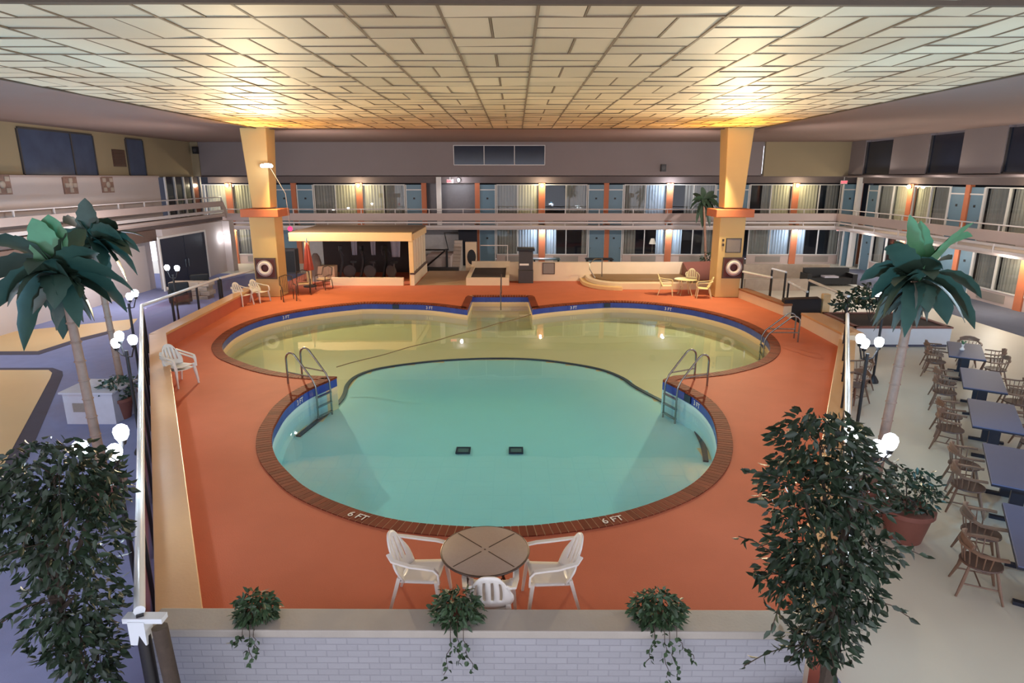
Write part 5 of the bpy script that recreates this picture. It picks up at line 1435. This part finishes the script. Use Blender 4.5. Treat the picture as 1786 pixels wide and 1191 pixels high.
def leafy(mb, cen, rad, n, L, down=.3, shell=.35):
    cen = Vector(cen)
    for _ in range(n):
        while True:
            p = Vector((rnd.uniform(-1, 1), rnd.uniform(-1, 1), rnd.uniform(-1, 1)))
            if shell < p.length <= 1: break
        q = cen + Vector((p.x * rad[0], p.y * rad[1], p.z * rad[2]))
        d = Vector((p.x + rnd.uniform(-.8, .8), p.y + rnd.uniform(-.8, .8), rnd.uniform(-.9, .5) - down)).normalized()
        one_leaf(mb, q, d, L * rnd.uniform(.7, 1.25))
def one_leaf(mb, q, d, l, wd=.42):
    x = d.cross(Vector((rnd.uniform(-1, 1), rnd.uniform(-1, 1), rnd.uniform(-1, 1)))).normalized(); u = x.cross(d)
    m1, m2 = q + d * (l * .32), q + d * (l * .66); w = l * wd / 2
    mb.add([q, m1 + x * w + u * w * .35, m1, m1 - x * w + u * w * .35, m2 + x * w * .8 + u * w * .2, m2 - u * l * .03, m2 - x * w * .8 + u * w * .2, q + d * l - u * l * .1],
           [(0, 2, 1), (0, 3, 2), (1, 2, 5, 4), (2, 3, 6, 5), (4, 5, 7), (5, 6, 7)])
def ficus(label, loc, blobs, L, trunk, sprigs=0):
    e = thing('ficus_tree', label, 'tree', (loc[0], loc[1], ZF))
    pot(e, .24, .36)
    t = MB(); zt = trunk
    t.tube([(0, 0, .28), (.03, .02, zt * .35), (-.03, 0, zt * .7), (0, 0, zt)], [.065, .055, .045, .02], 8)
    t.tube([(.05, .03, .28), (-.02, .05, zt * .4), (.05, -.03, zt * .8)], [.045, .04, .02], 7)
    for c_, r_, n_l in blobs:
        t.tube([(0, 0, zt * .55), (c_[0] * .5, c_[1] * .5, (zt * .55 + c_[2]) / 2), c_], [.03, .022, .01], 6)
    f = MB()
    for c_, r_, n_l in blobs: leafy(f, c_, r_, n_l, L)
    for _ in range(sprigs):
        c_, r_, n_l = rnd.choice(blobs)
        a_, b_ = rnd.uniform(0, 2 * PI), rnd.uniform(-.5, .9)
        dv = Vector((math.cos(a_) * math.cos(b_), math.sin(a_) * math.cos(b_), math.sin(b_)))
        p0 = Vector(c_) + Vector((dv.x * r_[0], dv.y * r_[1], dv.z * r_[2])) * .8
        t.tube([p0 - dv * .35, p0, p0 + dv * .18 - Vector((0, 0, .036)), p0 + dv * .37 - Vector((0, 0, .14))], .005, 5)
        for k in range(7):
            q = p0 + dv * (.06 * k) - Vector((0, 0, .004 * k * k))
            one_leaf(f, q, (dv + Vector((rnd.uniform(-.9, .9), rnd.uniform(-.9, .9), rnd.uniform(-1, .2)))).normalized(), L)
    t.build('trunk', M_bark, e)
    f.build('foliage', M_leaf, e, angle=180)
    return e
def blob(px, py, Y, rx, rz, n, loc, ry=None):
    q = V(px, py, Y); return ((q.x - loc[0], Y - loc[1], q.z - ZF), (rx, ry or rx * .8, rz), n)
LF = (V(120, 1150, 5.0).x, 5.0)
ficus('big dark green ficus tree at the near left below the globe lamps', LF,
      [blob(95, 830, 5.0, .46, .36, 520, LF), blob(170, 850, 5.1, .27, .36, 300, LF), blob(20, 870, 5.0, .40, .36, 330, LF), blob(120, 940, 4.95, .50, .42, 600, LF), blob(35, 930, 5.0, .36, .3, 220, LF), blob(130, 1040, 4.95, .44, .36, 480, LF), blob(150, 1130, 5.0, .32, .33, 330, LF), blob(110, 1110, 4.9, .32, .22, 200, LF), blob(165, 1190, 5.0, .24, .25, 160, LF)], .105, 2.6, 22)
RF = (V(1440, 1180, 5.05).x, 5.05)
ficus('big dark green ficus tree at the right end of the white brick wall', RF,
      [blob(1430, 780, 5.05, .42, .34, 520, RF), blob(1400, 860, 5.05, .40, .36, 430, RF), blob(1480, 850, 5.1, .36, .34, 380, RF), blob(1440, 950, 5.0, .50, .36, 620, RF), blob(1520, 960, 5.05, .26, .30, 150, RF), blob(1390, 1000, 5.0, .36, .30, 300, RF), blob(1455, 1040, 5.0, .44, .32, 460, RF), blob(1440, 1110, 5.0, .30, .22, 230, RF), blob(1400, 1125, 5.0, .2, .16, 70, RF)], .105, 2.6, 26)

def ivy(label, px, py, r, trails):
    q = G(px, py, ZP); Y = 5.60
    c = V(px, py, Y)
    e = thing('potted_ivy', label, 'ivy plant', (c.x, Y, ZP), 0, 'trailing ivy plants on the grey ledge')
    MB().lathe([(.06, 0), (.085, .10), (.09, .11), (.07, .11)], n=14).build('pot', M_pot, e)
    f = MB(); s_ = MB()
    leafy(f, (0, -.02, .14), (r, r * .72, r * .8), int(330 * (r / .2) ** 2), .085, .2, .3)
    for (ax, ay, ln_) in trails:
        p0 = Vector((ax * .5, -.16, .08)); pts = [Vector((ax * .2, 0, .12)), p0 + Vector((0, -.04, .0))]
        for k in range(6): pts.append(Vector((ax * (.5 + .12 * k) + .02 * math.sin(k * 2), -.24 - .012 * k + ay * .02, .0 - ln_ * (k + 1) / 6)))
        s_.tube(pts, .004, 5)
        for k in range(2, len(pts)):
            for z in range(2): one_leaf(f, pts[k] + Vector((rnd.uniform(-.02, .02), -.01, rnd.uniform(-.03, .03))), Vector((rnd.uniform(-1, 1), -.5, rnd.uniform(-1, .2))).normalized(), .055, .8)
    f.build('foliage', M_ivy, e, angle=180); s_.build('vines', M_bark, e)
ivy('trailing ivy in a pot on the grey ledge, leftmost of three', 446, 1052, .22, [(.02, 0, .28), (.10, 0, .16), (-.12, 0, .05)])
ivy('trailing ivy in a pot on the ledge in front of the round table', 797, 1050, .26, [(-.10, 0, .42), (.04, 0, .26), (.16, 0, .36)])
ivy('trailing ivy in a pot on the grey ledge, rightmost of three', 1148, 1044, .27, [(-.14, 0, .26), (.06, 0, .44), (.16, 0, .40), (.30, 0, .22)])

# shrubs: clay pot right, fern in the left pot, planting in the counter
def shrub(name, label, loc, r, n, L, potr=None, poth=.4, m=M_leaf, z=ZF, cat='shrub', zc=None):
    e = thing(name, label, cat, (loc[0], loc[1], z))
    zc = zc if zc is not None else (poth + r * .7 if potr else r)
    if potr: pot(e, potr, poth)
    t = MB()
    for k in range(5): t.tube([(0, 0, .05 if not potr else poth * .8), (r * .5 * math.cos(k * 1.3), r * .5 * math.sin(k * 1.3), zc)], [.015, .008], 5)
    t.build('stems', M_bark, e)
    f = MB(); leafy(f, (0, 0, zc), (r, r, r * .85), n, L, .1, .2); f.build('foliage', m, e, angle=180)
    return e
q = G(1518, 885, ZF)
shrub('potted_shrub', 'leafy shrub in a wide clay pot under the right globe lamps', (q.x, q.y - .9), .42, 420, .11, .36, .52)
q = G(220, 712, ZF)
shrub('potted_fern', 'fern in a dark red pot at the foot of the slim left palm', (q.x + .25, q.y - .6), .34, 170, .15, .30, .5, M_banana)
for k, (px, py, dx) in enumerate([(1522, 515, 0), (1582, 505, .4), (1478, 525, -.3)]):
    q = V(px, py, 21.0)
    shrub('counter_shrub', ['bushy shrub growing in the white counter box, middle one', 'bushy shrub growing in the white counter box behind the palm trunk', 'bushy shrub growing in the white counter box, left end'][k], (q.x, 21.0), [.55, .7, .45][k], [260, 330, 160][k], .2, None, .3, M_leaf, .18, 'shrub', max(.5, q.z - .18))
q = V(1236, 470, 31.6); shrub('bed_shrub', 'dark low shrub in the sloping planter left of the right column', (q.x, 31.6), .5, 160, .18, None, .3, M_leaf, .5)
# cluster lamp frill: small dark armchair at left edge
# ------------------------------------------------------------------ lights
WARM = (1.0, .60, .10)
for x, sgn in ((XCL, 1), (XCR, -1)):
    area_light('column_uplight', 'SPOT', (x + .15 * sgn, 25.7, 5.95), 70, WARM, .06, 150, .6, (x + .3 * sgn, 25.2, ZC))
    area_light('column_fill_wide', 'SPOT', (x + .3 * sgn, 25.3, 4.8), 620, (1, .48, .05), .06, 150, .9, (x * .75, 23.5, ZC))  # extra fill without a fixture, added to turn the nearby ceiling orange
    area_light('column_wash', 'SPOT', (x, 24.9, 5.9), 8, (1, .56, .2), .06, 120, .9, (x, 26.6, 3.2))
    area_light('deck_fill', 'SPOT', (x * .97, 25.8, 5.6), 1080, (1, .75, .31) if sgn > 0 else (1, .86, .48), .06, 124, .9, (x * .5, 25.0, 0))  # added fill to brighten far deck and water, no lamp stands here
    area_light('ceiling_fill', 'SPOT', (x * .97, 25.9, 3.75), 3900, (1, .80, .50), .06, 80, 1.0, (x * .1, 7, ZC - 1.7))  # added fill that lights the panels from the side, has no fixture
    area_light('gallery_fill', 'SPOT', (x, 27.9, 4.6), 950, (1, .90, .84), .06, 150, .8, (x * .5, 38, 2.6))  # added fills for the far and side galleries, no real lamps
    if x > 0: area_light('gallery_fill', 'SPOT', (x + .7, 27.0, 4.4), 520, (1, .92, .88), .06, 150, .8, (XR, 29, 2.6))
    else: area_light('gallery_fill', 'SPOT', (x - .7, 27.0, 4.4), 420, (1, .92, .88), .06, 150, .8, (-19, 27, 2.6))
for y_ in (11, 16, 21, 26):
    area_light('left_gallery_fill', 'POINT', (-15.6, y_, 2.2), 85, (1, .88, .80), .1)  # added fill to lift the left wall and carpet, no fitting
for y_ in (15, 20, 25, 30, 35):
    area_light('right_gallery_fill', 'POINT', (19.3, y_, 1.6), 75, (1, .93, .85), .1)  # added fills, below and above, to lift the right floor and curtains
    area_light('right_gallery_fill', 'POINT', (19.0, y_, 4.6), 50, (1, .93, .85), .1)
w = bpy.data.worlds.new('world'); C.world = w; w.use_nodes = True
w.node_tree.nodes['Background'].inputs['Color'].default_value = (.80, .82, .95, 1)
w.node_tree.nodes['Background'].inputs['Strength'].default_value = 1.95

# ------------------------------------------------------------------ camera and view
cam = bpy.data.cameras.new('camera'); co = bpy.data.objects.new('camera', cam); COL.objects.link(co)
cam.sensor_width = 36; cam.lens = F / 1786 * 36; cam.clip_end = 200
co.location = (0, 0, CAMZ); co.rotation_euler = (PI / 2 - PITCH, 0, YAW)
C.camera = co
C.view_settings.view_transform = 'Standard'; C.view_settings.look = 'None'; C.view_settings.gamma = 1; C.view_settings.use_curve_mapping = False
C.view_settings.exposure = 0.5
cyc = C.cycles
cyc.use_denoising = True; cyc.max_bounces = 7; cyc.diffuse_bounces = 4; cyc.glossy_bounces = 3; cyc.transparent_max_bounces = 16
cyc.sample_clamp_indirect = 6; cyc.caustics_reflective = False; cyc.caustics_refractive = False
